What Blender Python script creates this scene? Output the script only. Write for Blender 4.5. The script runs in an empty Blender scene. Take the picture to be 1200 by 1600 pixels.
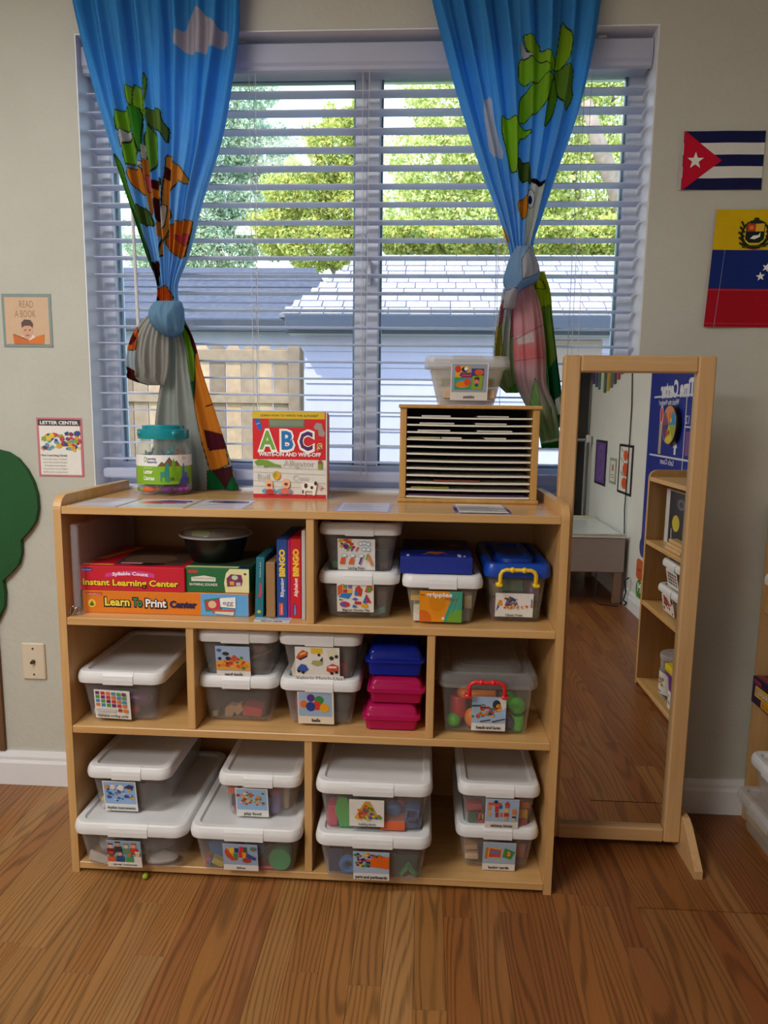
import bpy, math, random
import numpy as np
from mathutils import Vector, Matrix
random.seed(7); rng = np.random.default_rng(7)
scene = bpy.context.scene
COL = scene.collection

# ------------------------------------------------------------------ camera
CAM_F = 1083.41                     # focal length in pixels of the 1200x1600 frame
CAM_C = np.array([0.8777, -1.5946, 1.1789])
YAW, PITCH, ROLL = -0.0535, -0.1404, 0.0130
def cam_axes():
    cy, sy, cp, sp = math.cos(YAW), math.sin(YAW), math.cos(PITCH), math.sin(PITCH)
    cr, sr = math.cos(ROLL), math.sin(ROLL)
    F = np.array([sy*cp, cy*cp, sp]); R = np.array([cy, -sy, 0.0]); U = np.cross(R, F)
    return cr*R + sr*U, -sr*R + cr*U, F
CR, CU, CF = cam_axes()
cd = bpy.data.cameras.new('camera'); cam = bpy.data.objects.new('camera', cd); COL.objects.link(cam)
cd.sensor_fit = 'VERTICAL'; cd.sensor_height = 36.0; cd.lens = CAM_F/1600*36.0
cd.clip_start = 0.02; cd.clip_end = 200
cam.matrix_world = Matrix(((CR[0], CU[0], -CF[0], CAM_C[0]), (CR[1], CU[1], -CF[1], CAM_C[1]),
                           (CR[2], CU[2], -CF[2], CAM_C[2]), (0, 0, 0, 1)))
scene.camera = cam
def at(u, v, y):
    """world point on the upright plane at depth y that the photograph shows at (u, v)"""
    d = CF + CR*(u-600)/CAM_F - CU*(v-800)/CAM_F
    return CAM_C + d*((y-CAM_C[1])/d[1])
def atz(u, v, z):
    d = CF + CR*(u-600)/CAM_F - CU*(v-800)/CAM_F
    return CAM_C + d*((z-CAM_C[2])/d[2])

# ------------------------------------------------------------------ exposure, sky, sun, lamps
scene.view_settings.view_transform = 'Standard'; scene.view_settings.look = 'None'
scene.view_settings.exposure = 0.0; scene.view_settings.gamma = 1.0
scene.view_settings.use_curve_mapping = False
scene.cycles.max_bounces = 10; scene.cycles.transparent_max_bounces = 32
scene.cycles.diffuse_bounces = 5; scene.cycles.glossy_bounces = 5
scene.cycles.caustics_reflective = False; scene.cycles.caustics_refractive = False
scene.cycles.sample_clamp_indirect = 4.0
def lin(h):
    if isinstance(h, str):
        h = h.lstrip('#'); c = [int(h[i:i+2], 16)/255 for i in (0, 2, 4)]
    else: c = [x/255 for x in h]
    return tuple((x/12.92 if x <= .04045 else ((x+.055)/1.055)**2.4) for x in c)
world = bpy.data.worlds.new('sky'); scene.world = world; world.use_nodes = True
def build_sky():
    nt = world.node_tree; nt.nodes.clear(); N = nt.nodes.new; L = nt.links.new
    out = N('ShaderNodeOutputWorld'); bg = N('ShaderNodeBackground'); bg.inputs[1].default_value = 3.7
    tc = N('ShaderNodeTexCoord'); sep = N('ShaderNodeSeparateXYZ'); L(tc.outputs['Generated'], sep.inputs[0])
    rp = N('ShaderNodeValToRGB'); L(sep.outputs[2], rp.inputs[0])
    e = rp.color_ramp.elements
    e[0].position = 0.0; e[0].color = (.76, .86, 1.0, 1); e[1].position = .75; e[1].color = (.28, .52, .95, 1)
    m = e.new(.28); m.color = (.52, .74, 1.0, 1)
    nz = N('ShaderNodeTexNoise'); nz.inputs['Scale'].default_value = 3.2; nz.inputs['Detail'].default_value = 6
    L(tc.outputs['Generated'], nz.inputs['Vector'])
    cr = N('ShaderNodeValToRGB'); L(nz.outputs[0], cr.inputs[0])
    cr.color_ramp.elements[0].position = .46; cr.color_ramp.elements[1].position = .60
    mx = N('ShaderNodeMixRGB'); L(cr.outputs[0], mx.inputs[0]); L(rp.outputs[0], mx.inputs[1]); mx.inputs[2].default_value = (.84, .92, 1.0, 1)
    L(mx.outputs[0], bg.inputs[0]); L(bg.outputs[0], out.inputs[0])
build_sky()
def lamp(name, typ, loc, aim, power, col, size=None, size_y=None):
    d = bpy.data.lights.new(name, typ); d.energy = power; d.color = col
    if typ == 'AREA': d.shape = 'RECTANGLE'; d.size = size; d.size_y = size_y
    o = bpy.data.objects.new(name, d); COL.objects.link(o); o.location = loc
    o.rotation_euler = (Vector(aim)-Vector(loc)).to_track_quat('-Z', 'Y').to_euler()
    return o
sun = lamp('sun', 'SUN', (-6, -8, 20), (0, 6, 0), 6.8, (1.0, .95, .88)); sun.data.angle = .01
sun.rotation_euler = (-Vector((-.55, -.50, .80))).to_track_quat('-Z', 'Y').to_euler()
# two ceiling troffers of the room, behind and to the left of the camera
lamp('ceiling_lamp', 'AREA', (-.85, -2.25, 2.46), (-.85, -2.25, 0), 56, (1.0, .98, .955), 1.0, .6)
lamp('ceiling_lamp', 'AREA', (-.2, -.95, 2.46), (-.2, -.95, 0), 22, (1.0, .98, .955), 1.0, .6)

# ------------------------------------------------------------------ node helpers
MATS = {}
def nodes(name):
    m = bpy.data.materials.new(name); m.use_nodes = True; nt = m.node_tree
    b = nt.nodes['Principled BSDF']; return m, nt, b
def pm(name, col, rough=.5, var=.06, scale=30, bump=0, bscale=200, spec=.5, metal=0, coat=0):
    """plain painted / plastic surface with a little procedural tone variation"""
    if name in MATS: return MATS[name]
    m, nt, b = nodes(name); N = nt.nodes.new; L = nt.links.new
    c = lin(col)
    tc = N('ShaderNodeTexCoord'); nz = N('ShaderNodeTexNoise'); nz.inputs['Scale'].default_value = scale; nz.inputs['Detail'].default_value = 3
    L(tc.outputs['Object'], nz.inputs['Vector'])
    rp = N('ShaderNodeValToRGB'); L(nz.outputs[0], rp.inputs[0])
    rp.color_ramp.elements[0].position = .3; rp.color_ramp.elements[1].position = .7
    rp.color_ramp.elements[0].color = tuple(x*(1-var) for x in c)+(1,); rp.color_ramp.elements[1].color = tuple(min(1, x*(1+var)) for x in c)+(1,)
    L(rp.outputs[0], b.inputs['Base Color'])
    b.inputs['Roughness'].default_value = rough; b.inputs['Metallic'].default_value = metal; b.inputs['Specular IOR Level'].default_value = spec
    b.inputs['Coat Weight'].default_value = coat
    if bump:
        n2 = N('ShaderNodeTexNoise'); n2.inputs['Scale'].default_value = bscale; n2.inputs['Detail'].default_value = 4
        L(tc.outputs['Object'], n2.inputs['Vector'])
        bp = N('ShaderNodeBump'); bp.inputs['Strength'].default_value = bump; bp.inputs['Distance'].default_value = .004
        L(n2.outputs[0], bp.inputs['Height']); L(bp.outputs[0], b.inputs['Normal'])
    MATS[name] = m; return m
def wood(name, c1, c2, axis='x', rough=.4, stretch=14, scale=6, coat=0):
    if name in MATS: return MATS[name]
    m, nt, b = nodes(name); N = nt.nodes.new; L = nt.links.new
    tc = N('ShaderNodeTexCoord'); mp = N('ShaderNodeMapping'); L(tc.outputs['Object'], mp.inputs[0])
    s = [scale*stretch/3]*3; s['xyz'.index(axis)] = scale/4; mp.inputs['Scale'].default_value = s
    nz = N('ShaderNodeTexNoise'); nz.inputs['Scale'].default_value = 1.5; nz.inputs['Detail'].default_value = 5; nz.inputs['Distortion'].default_value = .6
    L(mp.outputs[0], nz.inputs['Vector'])
    rp = N('ShaderNodeValToRGB'); L(nz.outputs[0], rp.inputs[0])
    rp.color_ramp.elements[0].position = .32; rp.color_ramp.elements[1].position = .68
    rp.color_ramp.elements[0].color = lin(c1)+(1,); rp.color_ramp.elements[1].color = lin(c2)+(1,)
    L(rp.outputs[0], b.inputs['Base Color']); b.inputs['Roughness'].default_value = rough; b.inputs['Coat Weight'].default_value = coat
    MATS[name] = m; return m
def clear(name, col, opac, rough=.25, var=.1):
    """cloudy see-through plastic: part passes straight, the rest is a glossy pale plastic"""
    if name in MATS: return MATS[name]
    m, nt, b = nodes(name); N = nt.nodes.new; L = nt.links.new
    b.inputs['Base Color'].default_value = lin(col)+(1,); b.inputs['Roughness'].default_value = rough
    tr = N('ShaderNodeBsdfTransparent'); c = lin(col); mxv = max(c)
    tr.inputs[0].default_value = tuple(.55+.45*x/mxv for x in c)+(1,)
    mx = N('ShaderNodeMixShader')
    tc = N('ShaderNodeTexCoord'); nz = N('ShaderNodeTexNoise'); nz.inputs['Scale'].default_value = 14; L(tc.outputs['Object'], nz.inputs['Vector'])
    mr = N('ShaderNodeMapRange'); opac *= .5; mr.inputs[3].default_value = opac*(1-var); mr.inputs[4].default_value = opac*(1+var); L(nz.outputs[0], mr.inputs[0])
    fr = N('ShaderNodeLayerWeight'); fr.inputs[0].default_value = .12
    ad = N('ShaderNodeMath'); ad.operation = 'MAXIMUM'; L(mr.outputs[0], ad.inputs[0]); L(fr.outputs[1], ad.inputs[1])
    L(ad.outputs[0], mx.inputs[0]); L(tr.outputs[0], mx.inputs[1]); L(b.outputs[0], mx.inputs[2])
    L(mx.outputs[0], nt.nodes['Material Output'].inputs[0])
    MATS[name] = m; return m
def tint(name, col, opac, rough=.2):
    m = clear(name, col, opac, rough)
    for n in m.node_tree.nodes:
        if n.type == 'BSDF_TRANSPARENT': n.inputs[0].default_value = lin(col)+(1,)
    return m
def blind_mat():
    m = pm('blind_vinyl', '#e0e4f2', .4, .02, 12); nt = m.node_tree; N = nt.nodes.new; L = nt.links.new
    t = N('ShaderNodeBsdfTranslucent'); t.inputs[0].default_value = lin('#dfe4f4')+(1,); mx = N('ShaderNodeMixShader'); mx.inputs[0].default_value = .5
    L(nt.nodes['Principled BSDF'].outputs[0], mx.inputs[1]); L(t.outputs[0], mx.inputs[2]); L(mx.outputs[0], nt.nodes['Material Output'].inputs[0]); return m
def print_mat(name='printed_card', rough=.42, trans=0, gloss=.5):
    if name in MATS: return MATS[name]
    m, nt, b = nodes(name); N = nt.nodes.new; L = nt.links.new
    at_ = N('ShaderNodeAttribute'); at_.attribute_name = 'Col'
    nz = N('ShaderNodeTexNoise'); nz.inputs['Scale'].default_value = 60
    tc = N('ShaderNodeTexCoord'); L(tc.outputs['Object'], nz.inputs['Vector'])
    hs = N('ShaderNodeHueSaturation'); mr = N('ShaderNodeMapRange'); mr.inputs[3].default_value = .94; mr.inputs[4].default_value = 1.06
    L(nz.outputs[0], mr.inputs[0]); L(mr.outputs[0], hs.inputs['Value']); L(at_.outputs[0], hs.inputs['Color'])
    L(hs.outputs[0], b.inputs['Base Color']); b.inputs['Roughness'].default_value = rough; b.inputs['Specular IOR Level'].default_value = gloss
    if trans:
        t = N('ShaderNodeBsdfTranslucent'); L(hs.outputs[0], t.inputs[0]); mx = N('ShaderNodeMixShader'); mx.inputs[0].default_value = trans
        L(b.outputs[0], mx.inputs[1]); L(t.outputs[0], mx.inputs[2]); L(mx.outputs[0], nt.nodes['Material Output'].inputs[0])
        wv = N('ShaderNodeTexNoise'); wv.inputs['Scale'].default_value = 700; L(tc.outputs['Object'], wv.inputs['Vector'])
        bp = N('ShaderNodeBump'); bp.inputs['Strength'].default_value = .12; bp.inputs['Distance'].default_value = .001
        L(wv.outputs[0], bp.inputs['Height']); L(bp.outputs[0], b.inputs['Normal'])
    MATS[name] = m; return m
def oak_floor():
    m, nt, b = nodes('oak_strip'); N = nt.nodes.new; L = nt.links.new
    oi = N('ShaderNodeObjectInfo'); tc = N('ShaderNodeTexCoord')
    ge = N('ShaderNodeNewGeometry')
    off = N('ShaderNodeMath'); off.operation = 'MULTIPLY'; off.inputs[1].default_value = 37.0; L(oi.outputs['Random'], off.inputs[0])
    cmb = N('ShaderNodeCombineXYZ'); L(off.outputs[0], cmb.inputs[2])
    add = N('ShaderNodeVectorMath'); add.operation = 'ADD'; L(tc.outputs['Object'], add.inputs[0]); L(cmb.outputs[0], add.inputs[1])
    m1 = N('ShaderNodeMapping'); m1.inputs['Scale'].default_value = (9, .95, 1); L(add.outputs[0], m1.inputs[0])
    n1 = N('ShaderNodeTexNoise'); n1.inputs['Scale'].default_value = 1.0; n1.inputs['Detail'].default_value = 1.5; L(m1.outputs[0], n1.inputs['Vector'])
    ml = N('ShaderNodeMath'); ml.operation = 'MULTIPLY'; ml.inputs[1].default_value = 95; L(n1.outputs[0], ml.inputs[0])
    sx = N('ShaderNodeSeparateXYZ'); L(add.outputs[0], sx.inputs[0])
    mx_ = N('ShaderNodeMath'); mx_.operation = 'MULTIPLY_ADD'; mx_.inputs[1].default_value = 430; L(sx.outputs[0], mx_.inputs[0]); L(ml.outputs[0], mx_.inputs[2])
    sn = N('ShaderNodeMath'); sn.operation = 'SINE'; L(mx_.outputs[0], sn.inputs[0])
    r1 = N('ShaderNodeMapRange'); r1.inputs[1].default_value = .0; r1.inputs[2].default_value = 1.0; L(sn.outputs[0], r1.inputs[0])
    m2 = N('ShaderNodeMapping'); m2.inputs['Scale'].default_value = (420, 9, 1); L(add.outputs[0], m2.inputs[0])
    n2 = N('ShaderNodeTexNoise'); n2.inputs['Scale'].default_value = 1.0; n2.inputs['Detail'].default_value = 3; L(m2.outputs[0], n2.inputs['Vector'])
    m3 = N('ShaderNodeMapping'); m3.inputs['Scale'].default_value = (7, 2.2, 1); L(add.outputs[0], m3.inputs[0])
    n3 = N('ShaderNodeTexNoise'); n3.inputs['Scale'].default_value = 1.0; L(m3.outputs[0], n3.inputs['Vector'])
    g = N('ShaderNodeMath'); g.operation = 'MULTIPLY'; L(r1.outputs[0], g.inputs[0]); L(n2.outputs[0], g.inputs[1])
    g2 = N('ShaderNodeMath'); g2.operation = 'MULTIPLY_ADD'; g2.inputs[1].default_value = .9; L(g.outputs[0], g2.inputs[0])
    fb = N('ShaderNodeMath'); fb.operation = 'MULTIPLY'; fb.inputs[1].default_value = .45; L(n2.outputs[0], fb.inputs[0]); L(fb.outputs[0], g2.inputs[2])
    rp = N('ShaderNodeMapRange'); rp.inputs[1].default_value = .1; rp.inputs[2].default_value = .75; rp.inputs[3].default_value = 1.10; rp.inputs[4].default_value = .55
    L(g2.outputs[0], rp.inputs[0])
    tv = N('ShaderNodeMapRange'); tv.inputs[3].default_value = .86; tv.inputs[4].default_value = 1.14; L(n3.outputs[0], tv.inputs[0])
    mm = N('ShaderNodeMath'); mm.operation = 'MULTIPLY'; L(rp.outputs[0], mm.inputs[0]); L(tv.outputs[0], mm.inputs[1])
    vm = N('ShaderNodeVectorMath'); vm.operation = 'SCALE'; L(oi.outputs['Color'], vm.inputs[0]); L(mm.outputs[0], vm.inputs['Scale'])
    L(vm.outputs[0], b.inputs['Base Color']); b.inputs['Roughness'].default_value = .36; b.inputs['Specular IOR Level'].default_value = .4
    bp = N('ShaderNodeBump'); bp.inputs['Strength'].default_value = .15; bp.inputs['Distance'].default_value = .0006; L(g2.outputs[0], bp.inputs['Height']); L(bp.outputs[0], b.inputs['Normal'])
    return m

# ------------------------------------------------------------------ mesh helpers
class MB:
    def __init__(s): s.v = []; s.f = []; s.c = []; s.col = None
    def add(s, vs, fs, col=None):
        o = len(s.v); s.v += [tuple(map(float, p)) for p in vs]; s.f += [tuple(i+o for i in f) for f in fs]
        s.c += [col or s.col]*len(fs); return s
    def box(s, x0, x1, y0, y1, z0, z1, b=0, col=None):
        """box with softly broken edges (b = edge width)"""
        if b <= 0:
            vs = [(x, y, z) for z in (z0, z1) for y in (y0, y1) for x in (x0, x1)]
            return s.add(vs, [(0, 2, 3, 1), (4, 5, 7, 6), (0, 1, 5, 4), (2, 6, 7, 3), (0, 4, 6, 2), (1, 3, 7, 5)], col)
        b = min(b, (x1-x0)/2.01, (y1-y0)/2.01, (z1-z0)/2.01)
        def ring(i, z): return [(x0+i, y0+b, z), (x0+b, y0+i, z), (x1-b, y0+i, z), (x1-i, y0+b, z), (x1-i, y1-b, z), (x1-b, y1-i, z), (x0+b, y1-i, z), (x0+i, y1-b, z)]
        R = [ring(b, z0), ring(0, z0+b), ring(0, z1-b), ring(b, z1)]
        R[0] = [(x0+b, y0+b, z0)]*0 + [(min(max(p[0], x0+b), x1-b), min(max(p[1], y0+b), y1-b), z0) for p in R[0]]
        R[3] = [(min(max(p[0], x0+b), x1-b), min(max(p[1], y0+b), y1-b), z1) for p in R[3]]
        return s.loft(R, True, True, col)
    def loft(s, rings, cap0=True, cap1=True, col=None, closed=True):
        n = len(rings[0]); vs = [p for r in rings for p in r]; fs = []
        for k in range(len(rings)-1):
            for i in range(n if closed else n-1):
                j = (i+1) % n; fs.append((k*n+i, k*n+j, (k+1)*n+j, (k+1)*n+i))
        if cap0: fs.append(tuple(range(n-1, -1, -1)))
        if cap1: fs.append(tuple((len(rings)-1)*n+i for i in range(n)))
        return s.add(vs, fs, col)
    def lathe(s, prof, c=(0, 0, 0), n=32, col=None, axis='z'):
        rings = []
        for r, h in prof:
            ring = []
            for i in range(n):
                a = 2*math.pi*i/n; p = (r*math.cos(a), r*math.sin(a), h)
                if axis == 'y': p = (p[0], -p[2], p[1])
                if axis == 'x': p = (p[2], p[0], p[1])
                ring.append((c[0]+p[0], c[1]+p[1], c[2]+p[2]))
            rings.append(ring)
        return s.loft(rings, True, True, col)
    def ball(s, c, r, n=20, col=None, sz=1, sy=1):
        m = n//2; prof = [(max(1e-4, r*math.sin(math.pi*k/m)), -r*math.cos(math.pi*k/m)*sz) for k in range(m+1)]
        o = len(s.v); s.lathe(prof, c, n, col)
        if sy != 1: s.v[o:] = [(p[0], c[1]+(p[1]-c[1])*sy, p[2]) for p in s.v[o:]]
        return s
    def tube(s, pts, r, n=8, col=None, cap=True):
        P = [Vector(p) for p in pts]; rings = []; ref = None
        for i, p in enumerate(P):
            d = (P[min(i+1, len(P)-1)]-P[max(i-1, 0)]).normalized()
            if ref is None: ref = Vector((0, 0, 1)) if abs(d.z) < .9 else Vector((1, 0, 0))
            a = (ref - d*ref.dot(d)).normalized(); bb = d.cross(a); ref = a
            rr = r[i] if isinstance(r, (list, tuple)) else r
            rings.append([tuple(p + a*rr*math.cos(2*math.pi*k/n) + bb*rr*math.sin(2*math.pi*k/n)) for k in range(n)])
        return s.loft(rings, cap, cap, col)
    def prism(s, pts, o, r, u, n, th, col=None):
        """outline pts in the (r,u) plane at origin o, thickness th along n"""
        o, r, u, n = map(np.array, (o, r, u, n)); a = [o+p[0]*r+p[1]*u for p in pts]; b = [q+n*th for q in a]
        return s.loft([a, b], True, True, col)
    def build(s, name, mat, parent=None, smooth=False, auto=None):
        me = bpy.data.meshes.new(name); me.from_pydata(s.v, [], s.f)
        if any(c is not None for c in s.c):
            at_ = me.color_attributes.new('Col', 'FLOAT_COLOR', 'CORNER')
            arr = np.ones((len(me.loops), 4), np.float32); k = 0; cache = {}
            for f, c in zip(s.f, s.c):
                c = c or '#888888'
                if c not in cache: cache[c] = lin(c)
                arr[k:k+len(f), :3] = cache[c]; k += len(f)
            at_.data.foreach_set('color', arr.ravel())
        me.materials.append(mat); o = bpy.data.objects.new(name, me); COL.objects.link(o)
        if smooth:
            me.polygons.foreach_set('use_smooth', [True]*len(me.polygons))
            if auto: me.set_sharp_from_angle(angle=math.radians(auto))
        me.update()
        if parent is not None:
            o.parent = parent
            if any(abs(x) > 0 for x in parent.location) or any(abs(x) > 0 for x in parent.rotation_euler):
                o.matrix_parent_inverse = (Matrix.Translation(parent.location) @ parent.rotation_euler.to_matrix().to_4x4()).inverted()
        return o
def thing(name, label, cat, loc=(0, 0, 0), group=None):
    o = bpy.data.objects.new(name, None); COL.objects.link(o); o.location = loc; o.empty_display_size = .05
    o['label'] = label; o['category'] = cat
    if group: o['group'] = group
    return o
def tag(o, label, cat, group=None, kind=None):
    o['label'] = label; o['category'] = cat
    if group: o['group'] = group
    if kind: o['kind'] = kind
    return o
def struct(o): o['kind'] = 'structure'; return o
def rrect(w, d, r, z, cx=0, cy=0, n=6):
    """rounded rectangle ring, counter-clockwise"""
    r = min(r, w/2-1e-4, d/2-1e-4); out = []
    for k, (sx, sy) in enumerate(((1, -1), (1, 1), (-1, 1), (-1, -1))):
        a0 = -math.pi/2 + k*math.pi/2
        for i in range(n):
            a = a0 + (math.pi/2)*i/(n-1)
            out.append((cx+sx*(w/2-r)+r*math.cos(a), cy+sy*(d/2-r)+r*math.sin(a), z))
    return out
# --- text outlines from Blender's built-in font
_txt = {}
def glyphs(body, bold=0.0):
    k = (body, bold)
    if k in _txt: return _txt[k]
    cu = bpy.data.curves.new('t', 'FONT'); cu.body = body; cu.size = 1; cu.resolution_u = 2; cu.offset = bold; cu.fill_mode = 'FRONT'
    ob = bpy.data.objects.new('t', cu); COL.objects.link(ob)
    dg = bpy.context.evaluated_depsgraph_get(); me = bpy.data.meshes.new_from_object(ob.evaluated_get(dg))
    vs = [(v.co.x, v.co.y) for v in me.vertices]; fs = [tuple(p.vertices) for p in me.polygons]
    bpy.data.objects.remove(ob); bpy.data.curves.remove(cu); bpy.data.meshes.remove(me)
    x0 = min(p[0] for p in vs); x1 = max(p[0] for p in vs); _txt[k] = (vs, fs, x0, x1); return _txt[k]
def pic(name, o, r, u, w, h, items, parent=None, th=.0006, base='#ececea', mat=None, corner=0):
    """flat printed card: a thin board of size w x h with its print laid on as flat coloured shapes.
    items use 0..1 card coordinates: R rect, E ellipse, P polygon, T text, D scatter of dabs, L line"""
    mb = MB(); o, r, u = (np.array(t, float) for t in (o, r, u)); n = np.cross(r, u); n /= np.linalg.norm(n)
    if corner:
        ring = [(p[0]+w/2, p[1]+h/2) for p in rrect(w, h, corner, 0)]
    else: ring = [(0, 0), (w, 0), (w, h), (0, h)]
    mb.prism(ring, o-n*0, r, u, -n, -th, base) if False else mb.prism(ring, o, r, u, n, th, base)
    lay = [1]
    def put(pts, fs, col):
        d = th + .00012*lay[0]
        mb.add([o+r*p[0]+u*p[1]+n*d for p in pts], fs, col)
    def clip(pts):
        for ax, lim, sg in ((0, 0, 1), (0, 1, -1), (1, 0, 1), (1, 1, -1)):
            out = []
            for i in range(len(pts)):
                a, b = pts[i-1], pts[i]; da, db = sg*(a[ax]-lim), sg*(b[ax]-lim)
                if (da >= 0) != (db >= 0):
                    t = da/(da-db); out.append((a[0]+(b[0]-a[0])*t, a[1]+(b[1]-a[1])*t))
                if db >= 0: out.append(b)
            pts = out
            if len(pts) < 3: return []
        return pts
    def poly(pts, col):
        if any(p[0] < 0 or p[0] > 1 or p[1] < 0 or p[1] > 1 for p in pts): pts = clip(list(pts))
        if len(pts) > 2: put([(p[0]*w, p[1]*h) for p in pts], [tuple(range(len(pts)))], col)
    for it in items:
        k = it[0]
        if k == 'R': _, x0, y0, x1, y1, c = it; poly([(x0, y0), (x1, y0), (x1, y1), (x0, y1)], c)
        elif k == 'E':
            _, x, y, rx, ry, c = it; poly([(x+rx*math.cos(a*math.pi/8), y+ry*math.sin(a*math.pi/8)) for a in range(16)], c)
        elif k == 'P': poly(it[1], it[2])
        elif k == 'L':
            _, x0, y0, x1, y1, t, c = it; d = np.array(((x1-x0)*w, (y1-y0)*h)); q = np.array((-d[1], d[0])); q = q/np.linalg.norm(q)*t*w/2
            a = np.array((x0*w, y0*h)); b2 = np.array((x1*w, y1*h)); put([a-q, b2-q, b2+q, a+q], [(0, 1, 2, 3)], c)
        elif k == 'D':
            _, x0, y0, x1, y1, cols, cnt, sz, sd = it; rr = random.Random(sd)
            for i in range(cnt):
                x = rr.uniform(x0, x1); y = rr.uniform(y0, y1); s1 = sz*rr.uniform(.6, 1.3); c = rr.choice(cols); a0 = rr.uniform(0, 3)
                m = rr.choice((4, 5, 7)); lay[0] += .25
                poly([(x+s1*math.cos(a0+2*math.pi*q/m), y+s1*w/h*math.sin(a0+2*math.pi*q/m)*rr.uniform(.6, 1)) for q in range(m)], c)
        elif k == 'T':
            _, body, x, y, size, c = it[:6]; opt = it[6] if len(it) > 6 else {}
            vs, fs, x0, x1 = glyphs(body, opt.get('b', 0)); sc = size*h; wx = (x1-x0)*sc
            fit = opt.get('fit'); sx = sc*(fit*w/wx) if fit else sc
            al = opt.get('a', 'c'); ox = x*w - ((x0+x1)/2*sx if al == 'c' else x0*sx)
            arc = opt.get('arc', 0); sh = opt.get('shear', 0); vert = opt.get('vert')
            pts = []
            for p in vs:
                X = p[0]*sx; Y = p[1]*sc
                if vert: k_ = size*w/.72; pts.append((x*w - p[1]*k_, y*h + (p[0]-x0)*(fit*h/(x1-x0) if fit else k_)))
                else:
                    X2 = ox+X+sh*Y; t = (X2/w-x); pts.append((X2, y*h+Y-arc*h*t*t*4))
            put(pts, fs, c)
        lay[0] += 1
    ob = mb.build(name, mat or print_mat(), parent)
    return ob
X, Y, Z = (1, 0, 0), (0, 1, 0), (0, 0, 1)

# ================================================================== THE ROOM
YW = .4116                      # room face of the window wall
XL, XR, YF, CEIL = -1.75, 2.19, -3.56, 2.5
WX0, WX1, WZ0, WZ1 = -.095, 1.476, .952, 2.197     # window recess
m_wall = pm('wall_paint', '#bfbfb4', .75, .03, 6, .35, 70)
m_white = pm('white_trim_paint', '#e2e4e8', .45, .02, 10)
m_vinyl = pm('white_vinyl', '#e6ebf4', .35, .02, 12)
m_blind = blind_mat()
mb = MB()
mb.box(XL-.1, WX0, YW, YW+.2, 0, CEIL); mb.box(WX1, XR+.1, YW, YW+.2, 0, CEIL)
mb.box(WX0, WX1, YW, YW+.2, 0, WZ0); mb.box(WX0, WX1, YW, YW+.2, WZ1, CEIL)
wall_back = struct(mb.build('wall_back', m_wall))
struct(MB().box(XL-.1, XL, YF, YW, 0, CEIL).build('wall_left', m_wall))
m_wallw = pm('white_wall_paint', '#d8dad6', .7, .02, 6)
struct(MB().box(XR, XR+.1, YF, YW, 0, CEIL).build('wall_right', m_wallw))
struct(MB().box(XL-.1, XR+.1, YF-.1, YF, 0, CEIL).build('wall_front', m_wallw))
struct(MB().box(XL-.1, XR+.1, YF-.1, YW+.2, CEIL, CEIL+.1).build('ceiling', pm('ceiling_paint', '#e2e0d8', .8, .02, 6)))
# recess lining (white plaster reveal) and sill
mb = MB(); t = .004
mb.box(WX0, WX0+t, YW+.001, YW+.16, WZ0, WZ1); mb.box(WX1-t, WX1, YW+.001, YW+.16, WZ0, WZ1); mb.box(WX0+t, WX1-t, YW+.001, YW+.16, WZ1-t, WZ1)
struct(mb.build('trim_1', m_white))
struct(MB().box(WX0+t, WX1-t, YW-.004, YW+.16, WZ0-.012, WZ0+.006, .003).build('trim_2', m_white))
def baseboard(name, x0, x1, y0, y1, axis, out):
    prof = [(0, 0), (.016, 0), (.016, .072), (.012, .082), (.012, .092), (.007, .1077), (0, .1077)]
    mb = MB()
    if axis == 'x':
        a = [(x0, y0+out*p[0], p[1]) for p in prof]; b = [(x1, y0+out*p[0], p[1]) for p in prof]
    else:
        a = [(x0+out*p[0], y0, p[1]) for p in prof]; b = [(x0+out*p[0], y1, p[1]) for p in prof]
    struct(mb.loft([a, b]).build(name, m_white))
baseboard('baseboard_back', XL, XR, YW, 0, 'x', -1)
baseboard('baseboard_right', XR, 0, YF, YW-.017, 'y', -1)
baseboard('baseboard_left', XL, 0, YF, YW-.017, 'y', 1)
# dark doorway in the far wall, met only in the mirror
dr = bpy.data.objects.new('door_1', None); COL.objects.link(dr); struct(dr)
m_dark = pm('dark_door_paint', '#2b2826', .5, .1, 8)
MB().box(1.2, 2.17, YF, YF+.03, 0, 2.1, .004).build('door_leaf', m_dark, dr)
for x0, x1, z0, z1 in ((1.3, 1.68, 1.15, 1.95), (1.74, 2.1, 1.15, 1.95), (1.3, 1.68, .2, 1.0), (1.74, 2.1, .2, 1.0)):
    MB().box(x0, x1, YF+.03, YF+.038, z0, z1, .006).build('door_panel', m_dark, dr)

# ------------------------------------------------------------------ floor: oak strips laid towards the window
fl = MB().box(XL-.1, XR+.1, YF-.1, YW+.2, -.06, -.012).build('floor', pm('subfloor', '#3a2414', .8)); struct(fl)
m_oak = oak_floor()
PW = .0675
tones = ['#ab7640', '#a56f3b', '#b07e48', '#9f673a', '#a8733f', '#a26b3c', '#b2824e', '#9b6438', '#aa7844', '#a06c3e']
pm_cache = {}
def plank_mesh(L):
    L = round(L, 3)
    if L not in pm_cache:
        mb = MB().box(-PW/2+.0003, PW/2-.0003, -L/2+.0003, L/2-.0003, -.012, 0, .00012)
        me = bpy.data.meshes.new('plank'); me.from_pydata(mb.v, [], mb.f); me.materials.append(m_oak); pm_cache[L] = me
    return pm_cache[L]
def plank(x, y0, y1):
    o = bpy.data.objects.new('plank', plank_mesh(y1-y0)); COL.objects.link(o); o.location = (x, (y0+y1)/2, 0); o.parent = fl
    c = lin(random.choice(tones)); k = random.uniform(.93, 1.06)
    if x > .95: c = (c[0]*.88, c[1]*.74, c[2]*.68)  # dimmer light on the right put into the plank colour, darker and redder
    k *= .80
    o.color = (c[0]*k, c[1]*k, c[2]*k, 1)
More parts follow.
